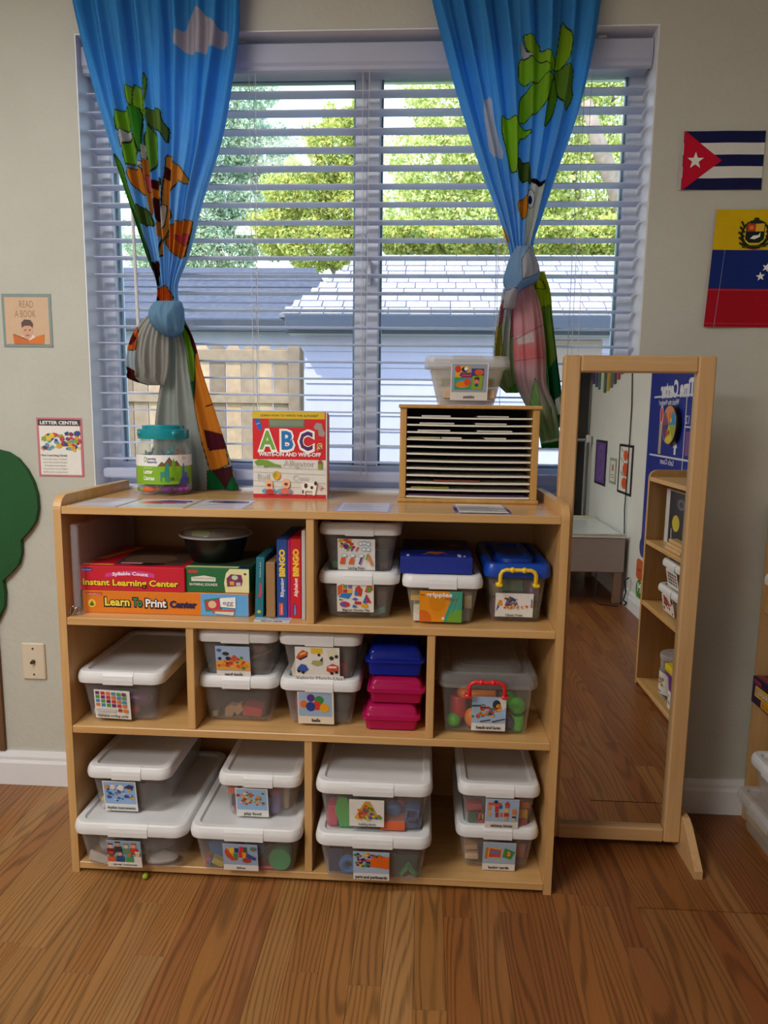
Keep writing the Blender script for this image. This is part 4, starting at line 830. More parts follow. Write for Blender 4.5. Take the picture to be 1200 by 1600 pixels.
tblock(329, 1354, yo+.022, 5, 14, .01, 'blue toy knife handle in the dishes bin', '#3f78b4', name='toy_knife', rot=-.15)
yn = Nn['yf']; NOW[0] = Nn
tblock(361, 1228, yn+.03, 18, 14, .04, 'orange toy food box at the upper left of the play food bin', '#d9622a', name='toy_food'); tblock(364, 1246, yn+.035, 18, 18, .03, 'dark blue toy food box at the left of the play food bin', '#38305a', name='toy_food'); tball(364, 1259, yn+.03, 8, 'red toy tomato low at the left of the play food bin', '#c8284a', 1, 'toy_food', 'toy')
tcyl(431, 1258, yn+.03, 9, 32, 'lilac toy bottle at the right of the play food bin', '#7a5fa8', 'toy_bottle'); tblock(430, 1232, yn+.032, 18, 18, .03, 'dark red toy box at the upper right of the play food bin', '#8a2a38', name='toy_food'); tcyl(447, 1250, yn+.05, 6, 40, 'tan toy bread stick at the right end of the play food bin', '#b89a68', 'toy_food')
NOW[0] = Tt
tblock(735, 598, .29, 96, 13, .06, 'green puzzle sheet band inside the puzzles bin', '#6fb060', name='puzzle_sheet'); tblock(733, 616, .29, 88, 16, .07, 'tan puzzle boards lying in the bottom of the puzzles bin', '#cdb296', name='puzzle_board')

NOW[0] = None
# ------------------------------------------------------------------ lunch boxes
def lunch_box(label_, x0, x1, yf, z, H, L, col, name='lunch_box'):
    w = x1-x0; cx, cy = (x0+x1)/2, yf+L/2; m = tint('tinted_'+col, col, 1.0, .15)
    t = thing(name, label_, 'lunch box', (cx, cy, z), 'plastic pencil boxes')
    def r(i, h, rr=.014): return rrect(w-2*i, L-2*i, max(.004, rr-i*.4), z+h, cx, cy)
    h1 = H*.52
    MB().loft([r(.014, 0), r(.008, .004), r(.004, h1-.003), r(.006, h1-.003), r(.010, .006), r(.016, .003)], True, True).build('body', m, t, True, 40)
    MB().loft([r(.003, h1-.004), r(-.002, h1-.003), r(-.002, h1+.004), r(.003, h1+.005)], False, False).loft([r(.003, h1+.005)]+[r(.006+.026*(1-math.cos(a*math.pi/18)), h1+.009+(H-h1-.009)*math.sin(a*math.pi/18)) for a in range(10)], False, True).build('lid', m, t, True, 50)
lunch_box('bottom pink see-through plastic box of the stack of three', .744, .885, .030, H3, .067, .13, '#e0246f')
lunch_box('middle pink see-through plastic box between the blue and lower pink box', .755, .896, .037, H3+.0675, .067, .13, '#d8206a')
lunch_box('blue see-through plastic box on top of two pink boxes', .749, .893, .046, H3+.135, .078, .13, '#1a34c0')
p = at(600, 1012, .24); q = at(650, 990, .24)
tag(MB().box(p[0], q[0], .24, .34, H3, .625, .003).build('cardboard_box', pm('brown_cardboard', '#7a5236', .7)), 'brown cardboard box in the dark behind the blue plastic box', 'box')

# ------------------------------------------------------------------ game boxes and books, upper left compartment
def gbox(name, label_, cat, x0, x1, y0, y1, z0, z1, col, front=(), top=(), side=None, group=None, fname='printed_front'):
    o = thing(name, label_, cat, ((x0+x1)/2, (y0+y1)/2, z0), group)
    MB().box(x0, x1, y0, y1, z0, z1, .0015).build('body', pm('box_'+col, col, .4), o)
    if front: pic(fname, (x0+.001, y0+.0002, z0+.001), X, Z, x1-x0-.002, z1-z0-.002, front, o, .0004, col)
    if top: pic('printed_lid', (x0+.001, y0+.001, z1-.0002), X, Y, x1-x0-.002, y1-y0-.002, top, o, .0004, col)
    return o
gy = .048
ox0, ox1 = at(130, 957, gy)[0], at(389, 961, gy)[0]
gbox('game_box', 'orange Learn To Print Center game box lying under the red and green boxes', 'game box', ox0, ox1, gy, gy+.27, H2, .7345, '#dd7a1c',
     [('R', .715, 0, 1, 1, '#5fa8e0'), ('R', .02, .8, .12, .93, '#b8402a'), ('T', 'Lakeshore', .07, .82, .10, '#f0e8e0', {'fit': .085}), ('E', .055, .42, .024, .19, '#e8c84a'), ('P', [(.04, .35), (.055, .55), (.07, .35), (.055, .28)], '#5a6a2a'),
      ('T', 'Learn', .21, .32, .56, '#1a1a1a', {'b': .10, 'fit': .165}), ('T', 'Learn', .21, .345, .51, '#f0d84a', {'b': .03, 'fit': .150}), ('T', 'To', .333, .32, .56, '#1a1a1a', {'b': .1, 'fit': .066}), ('T', 'To', .333, .345, .51, '#2f8a5a', {'b': .03, 'fit': .055}),
      ('T', 'Print', .445, .30, .56, '#1a1a1a', {'b': .10, 'fit': .14}), ('T', 'Print', .445, .325, .51, '#f0f0f0', {'b': .03, 'fit': .125}), ('T', 'Center', .61, .33, .42, '#2a1f4a', {'b': .06, 'fit': .165}),
      ('P', [(.745, .2), (.735, .72), (.84, .85), (.84, .3)], '#3f7a4a'), ('P', [(.75, .28), (.745, .66), (.83, .76), (.83, .32)], '#c8305a'), ('E', .785, .52, .025, .17, '#e0c090'), ('P', [(.78, .16), (.79, .28), (.92, .32), (.915, .1)], '#c85a4a'), ('P', [(.80, .1), (.80, .2), (.915, .2), (.91, .04)], '#d8d8d4'), ('P', [(.835, .42), (.83, .82), (.925, .88), (.925, .38)], '#f0f0f0'), ('T', 'egg', .88, .52, .3, '#222222', {'fit': .06})])
rx0, rx1 = at(124, 925, gy)[0], at(289, 925, gy)[0]
gbox('game_box', 'red Syllable Count Instant Learning Center box on top of the orange box', 'game box', rx0, rx1, gy, gy+.27, .735, .7965, '#c8142f',
     [('R', .02, .8, .13, .94, '#2a3a7a'), ('T', 'Lakeshore', .075, .83, .09, '#e0e0f0', {'fit': .09}), ('P', [(.25, .55), (.26, .72), (.45, .84), (.6, .84), (.72, .74), (.72, .56), (.55, .66), (.42, .66)], '#d0408a'), ('T', 'Syllable Count', .49, .66, .2, '#f4e8ee', {'b': .03, 'fit': .34, 'arc': .35}),
      ('T', 'Instant Learning Center', .49, .2, .36, '#4a1010', {'b': .08, 'fit': .93}), ('T', 'Instant Learning Center', .49, .21, .36, '#f0d02a', {'b': .035, 'fit': .91})],
     [('R', .0, .06, .3, .09, '#e8c83a'), ('P', [(.3, .08), (.95, .08), (.95, .95), (.2, .95)], '#5a4038'), ('E', .55, .35, .25, .2, '#7a5f4a'), ('E', .6, .12, .18, .06, '#1f1a1a'), ('P', [(.35, .12), (.55, .12), (.55, .17), (.34, .17)], '#d8a0b0'), ('P', [(.02, .3), (.2, .9), (.28, .9), (.1, .3)], '#e0a83a')])
gx0, gx1 = at(289, 922, gy+.008)[0], at(390, 922, gy+.008)[0]
gbox('game_box', 'green Rhyming Sounds box under the black bowl', 'game box', gx0, gx1, gy+.008, gy+.23, .735, .7965, '#1f6a3a',
     [('P', [(.63, 0), (.61, .4), (.64, .8), (.7, 1), (1, 1), (1, 0)], '#e6e0a8'), ('R', .04, .8, .2, .92, '#b8403a'), ('P', [(.1, .45), (.1, .62), (.3, .7), (.48, .62), (.48, .45)], '#e0ded0'), ('T', 'Interactive Learning', .29, .55, .1, '#3a5a40', {'fit': .34}), ('T', 'RHYMING SOUNDS', .29, .25, .17, '#10301c', {'b': .08, 'fit': .46}), ('T', 'RHYMING SOUNDS', .29, .26, .16, '#e8e6dc', {'b': .02, 'fit': .44}),
      ('P', [(.66, .25), (.65, .6), (.72, .78), (.88, .76), (.9, .5), (.88, .3)], '#7a2f5a'), ('E', .78, .64, .05, .1, '#c0d0b8'), ('R', .7, .32, .77, .48, '#d8a04a'), ('R', .8, .3, .87, .44, '#c8c0c0'), ('E', .94, .8, .02, .04, '#222222')],
     [('R', .0, .02, 1, .10, '#d8d89a'), ('R', .82, .0, 1, .12, '#1f2a55'), ('R', .05, .15, .95, .95, '#3a4a38')])
# bowl with clear dome lid
bc = (at(338, 850, .165)[0], .165); bw = (at(393, 850, .165)[0]-at(283, 850, .165)[0])/2; z0 = .797; zr = .8655
bo = thing('food_bowl', 'black takeaway bowl with clear domed lid on top of the green box', 'bowl', (bc[0], bc[1], z0))
MB().lathe([(.001, z0), (bw*.66, z0), (bw*.70, z0+.004), (bw*.90, zr-.004), (bw*.98, zr-.003), (bw*.98, zr), (bw*.88, zr), (bw*.67, z0+.006), (.001, z0+.004)], (bc[0], bc[1], 0), 40).build('bowl', pm('black_plastic', '#0f0f10', .3), bo, True, 40)
MB().lathe([(bw*.9, zr), (bw, zr+.0005), (bw*1.0, zr+.003), (bw*.9, zr+.005), (bw*.86, zr+.014), (bw*.78, zr+.018), (.001, zr+.018)], (bc[0], bc[1], 0), 40).build('lid', clear('dome_plastic', '#d4d4d0', .55, .10), bo, True, 40)
MB().lathe([(bw*.97, zr-.0025), (bw*1.01, zr-.0025), (bw*1.01, zr+.0018), (bw*.97, zr+.0018), (bw*.97, zr-.0025)], (bc[0], bc[1], 0), 40).build('rim', pm('grey_rim', '#a9a9a6', .3), bo, True, 40)
tag(MB().box(bc[0]-.05, bc[0]+.0, bc[1]-.05, bc[1]-.01, zr-.03, zr+.012, .004).build('green_card', pm('lime_card', '#9ab84a', .6)), 'pale green pieces under the clear lid of the black bowl', 'toy')
def bookpx(name, label_, cat, u0, u1, v0, v1, y, d, col, items=(), z0=H2, lean=0, group=None):
    a, b2 = at(u0, v1, y), at(u1, v0, y); o = thing(name, label_, cat, ((a[0]+b2[0])/2, y, z0), group)
    MB().box(a[0], b2[0], y, y+d, z0, b2[2], .0012).build('body', pm('spine_'+col, col, .45), o)
    if items: pic('printed_spine', (a[0]+.0006, y+.0002, z0+.001), X, Z, b2[0]-a[0]-.0012, b2[2]-z0-.002, items, o, .0003, col)
    if lean: o.rotation_euler.y = lean
    return o
bookpx('game_box', 'thin teal game box leaning beside the orange box', 'game box', 398, 410, 871, 955, gy, .16, '#1f6f80', [('T', 'Letters and', .6, .68, .22, '#c8e0e4', {'vert': 1, 'fit': .24}), ('T', 'Rhymes', .75, .34, .42, '#c8405a', {'vert': 1, 'b': .04, 'fit': .24}), ('E', .5, .09, .25, .03, '#b8b84a')], lean=.035)
bookpx('wooden_box', 'narrow tan wooden block standing beside the blue bingo game', 'box', 416, 429.5, 879, 953, gy, .10, '#a0784e')
sp = lambda nm, wcol: [('T', nm, .68, .27, .36, wcol, {'vert': 1, 'b': .03, 'fit': .24}), ('T', 'BINGO', .78, .53, .55, '#f0c83a', {'vert': 1, 'b': .06, 'fit': .35}), ]
bookpx('bingo_game', 'blue Rhyming BINGO game standing upright', 'game box', 433, 448.2, 843, 953, gy, .20, '#1f4a96', [*sp('Rhyming', '#e8e8f0'), ('R', .2, .03, .62, .19, '#d84a3a'), ('T', 'Lakeshore', .52, .05, .2, '#f0e0e0', {'vert': 1, 'fit': .12})])
bookpx('activity_book', 'thin magenta book between the blue and red bingo games', 'book', 449, 453.6, 843.5, 952, gy+.002, .20, '#a01f7a')
bookpx('bingo_game', 'red Alphabet BINGO game standing upright', 'game box', 454.2, 470, 842, 954, gy, .20, '#d01428', [*sp('Alphabet', '#f4e4e4'), ('R', .2, .03, .55, .17, '#2a3a8a'), ('T', 'Lakeshore', .48, .04, .2, '#d8e0f8', {'vert': 1, 'fit': .12})])
bookpx('white_board', 'thin greyish white board standing against the divider', 'board', 471.5, 477, 829, 957, .035, .30, '#bdbcbc')
# clear sleeve with ball chain at the left wall of the compartment
m_slv = clear('sleeve_plastic', '#d6d0d4', .55, .25)
a = at(108, 815, .03); b2 = at(128, 952, .03)
sl = thing('book_sleeve', 'cloudy white plastic book bag standing against the left side of the shelf', 'bag', (.035, .15, H2))
MB().loft([[(.0225, y, z), (.046, y, z), (.046, y, z+.0), (.0225, y, z)] if False else rrect(.022, .335, .007, z, .036, .19) for z in (H2+.002, H2+.006, H2+.22, H2+.226)]).build('bag', m_slv, sl, True, 40)
pts = [(.030+.012*math.cos(k*math.pi/7), .022-.006*math.sin(k*math.pi/7), H2+.010+.012*math.sin(k*math.pi/7*2)) for k in range(15)]
MB().tube(pts, .0022, 6).build('chain_ring', pm('steel', '#b8b4ae', .25, metal=1), sl, True)
# flat blue box on the grippies bin
zz = H2+.1235; bx0, bx1 = at(625, 898, .036)[0], at(738, 898, .036)[0]
gbox('game_box', 'flat dark blue box lying on the grippies bin', 'game box', bx0, bx1, .036, .27, zz, zz+.041, '#122b8a', (), [('R', .08, .02, .12, .12, '#c8ccd8'), ('R', .8, .02, .85, .16, '#c0c6d8'), ('R', .88, .03, .91, .1, '#c0c6d8'), ('P', [(.3, .1), (.4, .18), (.5, .12), (.6, .2), (.68, .12), (.6, .26), (.4, .28)], '#c86a3a'), ('R', .05, .35, .95, .95, '#2a2030'), ('R', .7, .6, .85, .7, '#8a7a6a')])

# ------------------------------------------------------------------ laminated cards on the shelf
def flatcard(label_, x0, x1, y0, y1, z, items, base, sk=0, group='laminated cards on the shelf'):
    r = np.array((1, sk, 0)); r = r/np.linalg.norm(r); u = np.array((-sk, 1, 0)); u = u/np.linalg.norm(u)
    o = pic('laminated_card', (x0, y0, z+.0002), r, u, x1-x0, y1-y0, items, None, .0006, base, print_mat('laminated_print', .08, 0, .6)); return tag(o, label_, 'card', group)
txt = lambda n, c, y0=.2, y1=.8, x1=.9: [('L', .1, y0+(y1-y0)*k/(n-1), x1-(k % 3)*.12, y0+(y1-y0)*k/(n-1), .02, c) for k in range(n)]
flatcard('pale laminated card in the left front corner of the shelf top', .032, .150, .006, .165, H1, [('R', .05, .05, .95, .95, '#e2e2ea'), ('L', .1, .45, .9, .75, .03, '#8a90a8'), ('L', .15, .7, .95, .85, .02, '#9aa0b8')], '#c8c6d0')
flatcard('laminated card with a red and purple picture in front of the jar', .158, .312, .006, .165, H1, [('R', .04, .06, .96, .95, '#dfe6dc'), ('P', [(.15, .45), (.3, .7), (.6, .8), (.85, .7), (.9, .5), (.5, .42)], '#b87a6a'), ('P', [(.1, .6), (.5, .85), (.9, .8), (.95, .65), (.6, .6)], '#4a4a8a'), ('R', .3, .5, .7, .62, '#c85a4a')], '#dfe3dd', .02)
flatcard('laminated card with blue writing left of the alphabet book', .322, .455, .008, .172, H1, [('R', .04, .05, .96, .95, '#e4e2ec'), ('P', [(.15, .7), (.2, .88), (.9, .85), (.95, .65), (.5, .6)], '#5a4a7a'), ('L', .1, .3, .9, .62, .015, '#4a4a5a'), ('E', .3, .75, .15, .08, '#b87a7a')], '#d6d4dc', .03)
flatcard('white laminated text card in the middle of the shelf top', .674, .806, .006, .172, H1, [('R', .05, .04, .95, .96, '#dcdcec'), *txt(7, '#8a8aa0')], '#b8a8c8', .01)
flatcard('laminated card with purple striped border in front of the paper organizer', .958, 1.092, .006, .172, H1, [*[('R', 0 if s == 0 else .93, k/10, .07 if s == 0 else 1, k/10+.06, '#5a4a9a') for k in range(10) for s in (0, 1)], ('R', .07, .03, .93, .97, '#e4e2e4'), *txt(8, '#4a4a55')], '#cfc4d4', .02)
flatcard('small laminated picture card lying on the upper shelf board below the books', .478, .566, .008, .095, H2, [('R', .02, .2, .98, .98, '#a8bcd0'), ('P', [(.2, .45), (.3, .75), (.75, .9), (.9, .8), (.7, .5), (.5, .35)], '#8a6a5a'), ('D', .25, .4, .8, .85, ['#7a5a4a', '#b87a5a', '#4a4a5a', '#a89a90'], 14, .08, 5), ('T', 'magnet wands', .5, .05, .12, '#222222', {'b': .03, 'fit': .6})], '#dcdad6')

# ------------------------------------------------------------------ things on the shelf top
jx, jy = .1620, .300; jz = H1
jr = thing('toy_jar', 'clear plastic jar of letter llama toys with teal screw lid on the shelf top', 'jar', (jx, jy, jz))
m_jar = clear('jar_plastic', '#e6e8e6', .10, .06)
zl = .172; R = .0735
MB().lathe([(.001, .004), (.055, .003), (.060, 0), (.066, .003), (R, .012), (R, .125), (R-.004, .136), (.064, .145), (.060, .150), (.060, .166), (.058, .166), (.058, .148), (.070, .130), (R-.0022, .122), (R-.0022, .014), (.001, .006)], (jx, jy, jz), 48).build('jar_body', m_jar, jr, True, 40)
ld = MB().lathe([(.066, .155), (.0675, .153), (.0685, .156), (.0685, .177), (.066, .179), (.056, .179), (.056, .189), (.054, .190), (.001, .190)], (jx, jy, jz), 48)
for k in range(4):
    a = math.pi/4+math.pi/2*k; ld.ball((jx+.0655*math.cos(a), jy+.0655*math.sin(a), jz+.168), .009, 12, None, 1.0)
ld.build('jar_lid', pm('teal_plastic', '#0a8a94', .25, .05), jr, True, 35)
# wrapped paper label
def wrap(name, items, R_, z0, h, a0, a1, base, parent, cx, cy):
    """flat print rolled round a cylinder: a0..a1 angles left to right as seen from the front"""
    arc = (a1-a0)*R_; o = pic(name, (0, 0, 0), X, Z, arc, h, items, parent, .0005, base)
    me = o.data; import bmesh
    bm = bmesh.new(); bm.from_mesh(me)
    for k in range(1, 28):
        bmesh.ops.bisect_plane(bm, geom=bm.verts[:]+bm.edges[:]+bm.faces[:], plane_co=(arc*k/28, 0, 0), plane_no=(1, 0, 0))
    for v in bm.verts:
        a = a0+v.co.x/R_; rr = R_-v.co.y; v.co = (cx+rr*math.sin(a), cy-rr*math.cos(a), z0+v.co.z)
    bm.to_mesh(me); bm.free(); return o
lab = [('R', 0, .0, 1, .62, '#7fae1f'), ('R', 0, .62, 1, 1, '#e8e6e2'), ('P', [(.40, .62), (.46, .78), (.5, .72), (.57, .94), (.63, .74), (.68, .82), (.74, .62)], '#7a4f3a'),
       ('E', .21, .85, .022, .1, '#7aa83a'), ('E', .212, .85, .014, .065, '#e8e6e2'), ('T', 'Learning', .31, .84, .12, '#3a3f7a', {'b': .02, 'fit': .14}), ('T', 'Resources', .32, .73, .12, '#3a3f7a', {'b': .02, 'fit': .15}),
       ('P', [(.52, .1), (.52, .35), (.44, .36), (.44, .1), (.46, .1), (.46, .25), (.5, .25), (.5, .1)], '#2f8a7a'), ('P', [(.44, .3), (.44, .42), (.5, .44), (.52, .72), (.545, .8), (.56, .7), (.56, .08), (.53, .08), (.53, .25)], '#2f8a7a'), ('P', [(.60, .12), (.60, .72), (.63, .9), (.655, .72), (.66, .45), (.7, .42), (.7, .15)], '#6f9f1a'),
       ('P', [(.74, .05), (.76, .3), (.78, .7), (.8, .72), (.8, .4), (.86, .38), (.87, .05)], '#4a5fae'), ('P', [(.7, 0), (.74, .2), (.82, .26), (.9, .2), (.9, 0)], '#4a45a0'), ('T', 'Letter', .26, .37, .2, '#f2f4e4', {'b': .03, 'fit': .15}), ('T', 'Llamas', .27, .15, .2, '#f2f4e4', {'b': .03, 'fit': .17}), ('T', 'alphabet', .26, .54, .07, '#dcecb0', {'fit': .15}), ('T', '28', .6, .14, .14, '#2a4a1a', {'b': .02}), ('T', '3+', .8, .84, .14, '#5a3f7a'),
       ]
wrap('label_band', [('R', 0, .62, 1, 1, '#e8e6e2'), ('R', 0, 0, .03, 1, '#6a4a8a'), ('P', [(.03, .3), (.09, .6), (.1, .2), (.03, .1)], '#e0742a'), ('P', [(.9, .3), (.95, .65), (1, .5), (1, .2)], '#e0b02a')], R+.0003, jz+.032, .079, -1.40, 2.10, '#7fae1f', jr, jx, jy)
wrap('paper_label', lab, R+.0012, jz+.032, .079, -.86, 1.58, '#7fae1f', jr, jx, jy)
def llama(px, py, pz, s, col, label_, rz=0):
    mb = MB(); 
    mb.ball((0, 0, .5), .28, 12, None, .8); mb.tube([(.2, 0, .5), (.32, 0, .8), (.33, 0, 1.0)], [.13, .1, .1], 8); mb.ball((.4, 0, 1.02), .13, 10)
    for a, b2 in ((-.16, -.1), (-.16, .1), (.16, -.1), (.16, .1)): mb.tube([(a, b2, .45), (a, b2, 0)], [.09, .07], 7)
    mb.tube([(.33, -.06, 1.08), (.32, -.07, 1.22)], [.04, .02], 5); mb.tube([(.33, .06, 1.08), (.32, .07, 1.22)], [.04, .02], 5)
    c, s_ = math.cos(rz), math.sin(rz); mb.v = [(px+s*(v[0]*c-v[1]*s_), py+s*(v[0]*s_+v[1]*c), pz+s*v[2]) for v in mb.v]
    toy('toy_llama', label_, 'toy', mb, col, .35)
llama(jx-.030, jy-.032, jz+.098, .027, '#2f5f5a', 'dark green toy llama behind the left of the jar glass', .4); llama(jx+.014, jy-.04, jz+.098, .022, '#123f7a', 'navy toy llama in the middle of the jar', 2.4); llama(jx-.048, jy-.026, jz+.096, .021, '#2a6fb0', 'blue toy llama at the left edge of the jar', 1)
llama(jx+.026, jy-.028, jz+.100, .032, '#0f8f96', 'teal toy llama at the right of the jar', 0); llama(jx+.052, jy-.012, jz+.096, .026, '#d2503a', 'red toy llama at the right edge of the jar', 2.9)
for k, (dx, dy, c, n_) in enumerate(((-.022, -.052, '#e0622a', 'orange toy llama lying on the jar bottom'), (.026, -.05, '#6a2a7a', 'purple toy llama lying on the jar bottom'), (-.045, -.035, '#6a8a2a', 'olive toy llama lying at the left of the jar bottom'), (.05, -.03, '#8a3a9a', 'violet toy llama lying at the right of the jar bottom'))):
    o = MB().ball((jx+dx, jy+dy, jz+.017), .019, 14, None, .55).tube([(jx+dx+.012, jy+dy, jz+.016), (jx+dx+.027, jy+dy+.004, jz+.019)], [.007, .005], 7); toy('toy_llama', n_, 'toy', o, c, .35)
tag(MB().lathe([(.001, .026), (.055, .026), (.055, .096), (.001, .096)], (jx, jy+.004, jz), 24).build('toy_heap', pm('mixed_toys', '#3f5f6a', .5, .5, 60)), 'heap of small plastic toys hidden behind the jar label', 'toy', kind='stuff')
# alphabet board book
by = .243; a = at(396, 777, by); b2 = at(513, 780, by); tp = at(396, 642.5, by)[2]
bk = thing('board_book', 'red ABCs write-on wipe-off board book standing on the shelf top', 'book', ((a[0]+b2[0])/2, by, H1))
bw_, bh = b2[0]-a[0], tp-H1
def bo_outline(): return [(0, 0), (bw_-.010, 0), (bw_-.003, .003), (bw_, .010), (bw_, bh-.010), (bw_-.003, bh-.003), (bw_-.010, bh), (0, bh)]
MB().prism(bo_outline(), (a[0], by+.020, H1), X, Z, (0, -1, 0), .019).build('page_block', pm('board_pages', '#8a4a42', .6), bk)
it = [('R', .0, .0, .99, .045, '#c8202f'), ('R', 0, .45, .985, 1, '#d4101f'), ('R', 0, .92, .97, 1, '#dcb81a'), ('T', 'LEARN HOW TO WRITE THE ALPHABET', .5, .945, .034, '#4a4410', {'b': .02, 'fit': .78}), ('R', .22, .82, .70, .915, '#7a8070'), ('R', .24, .83, .68, .90, '#8a9484'), ('P', [(.02, .92), (.10, .92), (.13, .8), (.12, .77), (.07, .81)], '#1f5fb0'), ('L', .05, .855, .1, .87, .01, '#9ac0e0'),
      ('P', [(.82, .83), (.86, .88), (.93, .87), (.95, .8), (.98, .76), (.96, .72), (.89, .73), (.88, .8), (.84, .8)], '#a0938c')]
def big(ch, x, y, s, c, w): return [('T', ch, x, y, s, '#f4f2ea', {'b': .085, 'fit': w+.035}), ('T', ch, x, y+.012, s*.92, c, {'b': .03, 'fit': w-.02})]
it += big('A', .2, .56, .32, '#6fa83a', .24) + big('B', .47, .56, .32, '#1f72b8', .18) + big('C', .72, .555, .32, '#4a1f6a', .2) + [('T', 's', .905, .56, .17, '#e0c890', {'b': .06, 'fit': .075}), ('T', 's', .905, .565, .16, '#8a5a20', {'b': .0, 'fit': .055}), ('T', 'WRITE-ON AND WIPE-OFF', .5, .49, .062, '#f2eeee', {'b': .035, 'fit': .84}),
      *[('L', 0, y_, .985, y_-.02, .004, '#8a8680') for y_ in (.36, .30, .2, .14)], ('T', 'Alligator', .62, .375, .1, '#bdbab4', {'fit': .42}), ('T', 'Ball', .14, .22, .09, '#c6c3bd', {'fit': .16}), ('T', 'Cow', .65, .21, .09, '#c6c3bd', {'fit': .22}),
      ('P', [(.02, .42), (.08, .45), (.2, .44), (.3, .40), (.38, .385), (.38, .365), (.28, .37), (.2, .37), (.15, .36), (.14, .39), (.05, .38)], '#6f9a2a'), ('E', .91, .42, .03, .035, '#8a5a3a'), ('R', .88, .35, .94, .4, '#7f9a2a'),
      ('E', .32, .265, .055, .052, '#e8a01f'), ('P', [(.27, .28), (.32, .31), (.32, .26), (.29, .23)], '#7aa83a'), ('E', .22, .08, .10, .035, '#5f9fc8'), ('E', .43, .08, .11, .035, '#5f9fc8'), ('E', .22, .16, .052, .06, '#e8b890'), ('R', .18, .08, .27, .13, '#e8b890'), ('E', .23, .075, .06, .03, '#c8302a'), ('E', .45, .17, .055, .06, '#e8b890'), ('E', .44, .085, .07, .035, '#d9705a'), ('E', .22, .15, .028, .018, '#8a2a2a'), ('E', .45, .165, .026, .018, '#8a2a2a'),
      ('P', [(.67, .05), (.66, .17), (.72, .19), (.82, .19), (.84, .21), (.87, .19), (.86, .12), (.84, .04), (.81, .04), (.81, .09), (.71, .09), (.71, .04)], '#f0eee8'), ('E', .72, .15, .025, .03, '#5a2a24'), ('E', .8, .13, .02, .02, '#5a2a24'), ('E', .85, .18, .02, .025, '#4a2a24'), ('R', .67, .06, .69, .1, '#5a2a24'), ('E', .91, .14, .03, .025, '#e0a8a8')]
pic('printed_cover', (a[0], by+.0012, H1+.0004), X, Z, bw_-.004, bh-.001, it, bk, .0004, '#dedad2')
pocket = MB().box(a[0]+.045, a[0]+.140, by-.0035, by+.001, H1+bh*.83, H1+bh*.905, .002).build('marker_pocket', clear('pocket_plastic', '#9aa494', .5, .15), bk)

# paper organizer
oy = .2155; OX0, OX1 = .8195, 1.1775; OZ = H1
og = thing('paper_organizer', 'oak literature organizer with twelve paper trays on the shelf top', 'organizer', (1.0, .29, OZ))
m_oak2 = wood('oak_organizer', '#b78a48', '#c99c5c', 'z', .45); OD = .138
MB().box(OX0-.004, OX1+.004, oy-.006, oy+OD, OZ, OZ+.010, .002).build('bottom_panel', m_oak2, og)
MB().box(OX0-.004, OX1+.006, oy-.006, oy+OD, OZ+.244, OZ+.2535, .002).build('top_panel', m_oak2, og)
for xa in (OX0, OX1-.017):
    MB().box(xa, xa+.017, oy, oy+OD, OZ+.010, OZ+.244, .001).build('side_panel', m_oak2, og)
    g = MB()
    for k in range(13): g.box(xa+(.0168 if xa < 1 else -.0013), xa+(.0183 if xa < 1 else .0002), oy+.004, oy+OD-.01, OZ+.0125+k*.0187, OZ+.0145+k*.0187)
    g.build('tray_rails', m_oak2, og)
MB().box(OX0+.017, OX1-.017, oy+OD-.004, oy+OD, OZ+.010, OZ+.244).build('back_panel', pm('dark_hardboard', '#2a2320', .8), og)
m_tray = pm('tray_edge', '#e2ddd0', .6, .02)
for k in range(12):
    z = OZ+.0122+k*.0187; xa, xb = OX0+.0185, OX1-.0185; n = 10; rings = []
    for i in range(n+1):
        x = xa+(xb-xa)*i/n; sag = -.0012*math.sin(math.pi*i/n)
        rings.append([(x, oy+.002, z+sag), (x, oy+OD-.006, z+sag), (x, oy+OD-.006, z+sag+.0042), (x, oy+.002, z+sag+.0042)])
    MB().loft(rings).build('tray', m_tray, og)
for k, (row, xa, xb, c, l_) in enumerate(((11, .875, .95, '#cfccc6', 'left sheets in the top organizer tray'), (11, 1.02, 1.10, '#c4c0b8', 'right sheets in the top organizer tray'), (10, .87, .96, '#c9c6c2', 'left sheets in the second organizer tray'), (10, 1.015, 1.095, '#c4c1ba', 'right sheets in the second organizer tray'), (9, .865, .95, '#d2cfc8', 'left sheets in the third organizer tray'), (9, 1.02, 1.11, '#cdc9c4', 'right sheets in the third organizer tray'),
                           (8, .84, .925, '#b8b47a', 'yellowish sheets at the left of the fourth organizer tray'), (8, .928, .98, '#d8d4c8', 'white sheets in the middle of the fourth organizer tray'), (8, 1.04, 1.095, '#d8d4ca', 'white sheets at the right of the fourth organizer tray'), (2, .91, 1.03, '#8a4a3a', 'red paper in the third tray from the bottom'), (1, .85, .95, '#9a9a3a', 'olive paper in the second tray from the bottom'), (0, .84, 1.15, '#5a3a5a', 'plum paper in the bottom organizer tray'))):
    z = OZ+.0122+row*.0187+.0043
    tag(MB().box(xa, xb, oy+.012, oy+.12, z, z+.004, .0004).build('paper_sheet', pm('paper_'+c, c, .8)), 'stack of '+l_, 'paper', 'papers in the organizer')

# small bead on the floor
p = atz(227, 1369, .008)
tag(MB().ball((p[0], p[1], .008), .008, 14).build('toy_bead', pm('lime_bead', '#9aa82a', .4)), 'small lime bead lying on the floor below the career costumes bin', 'bead')

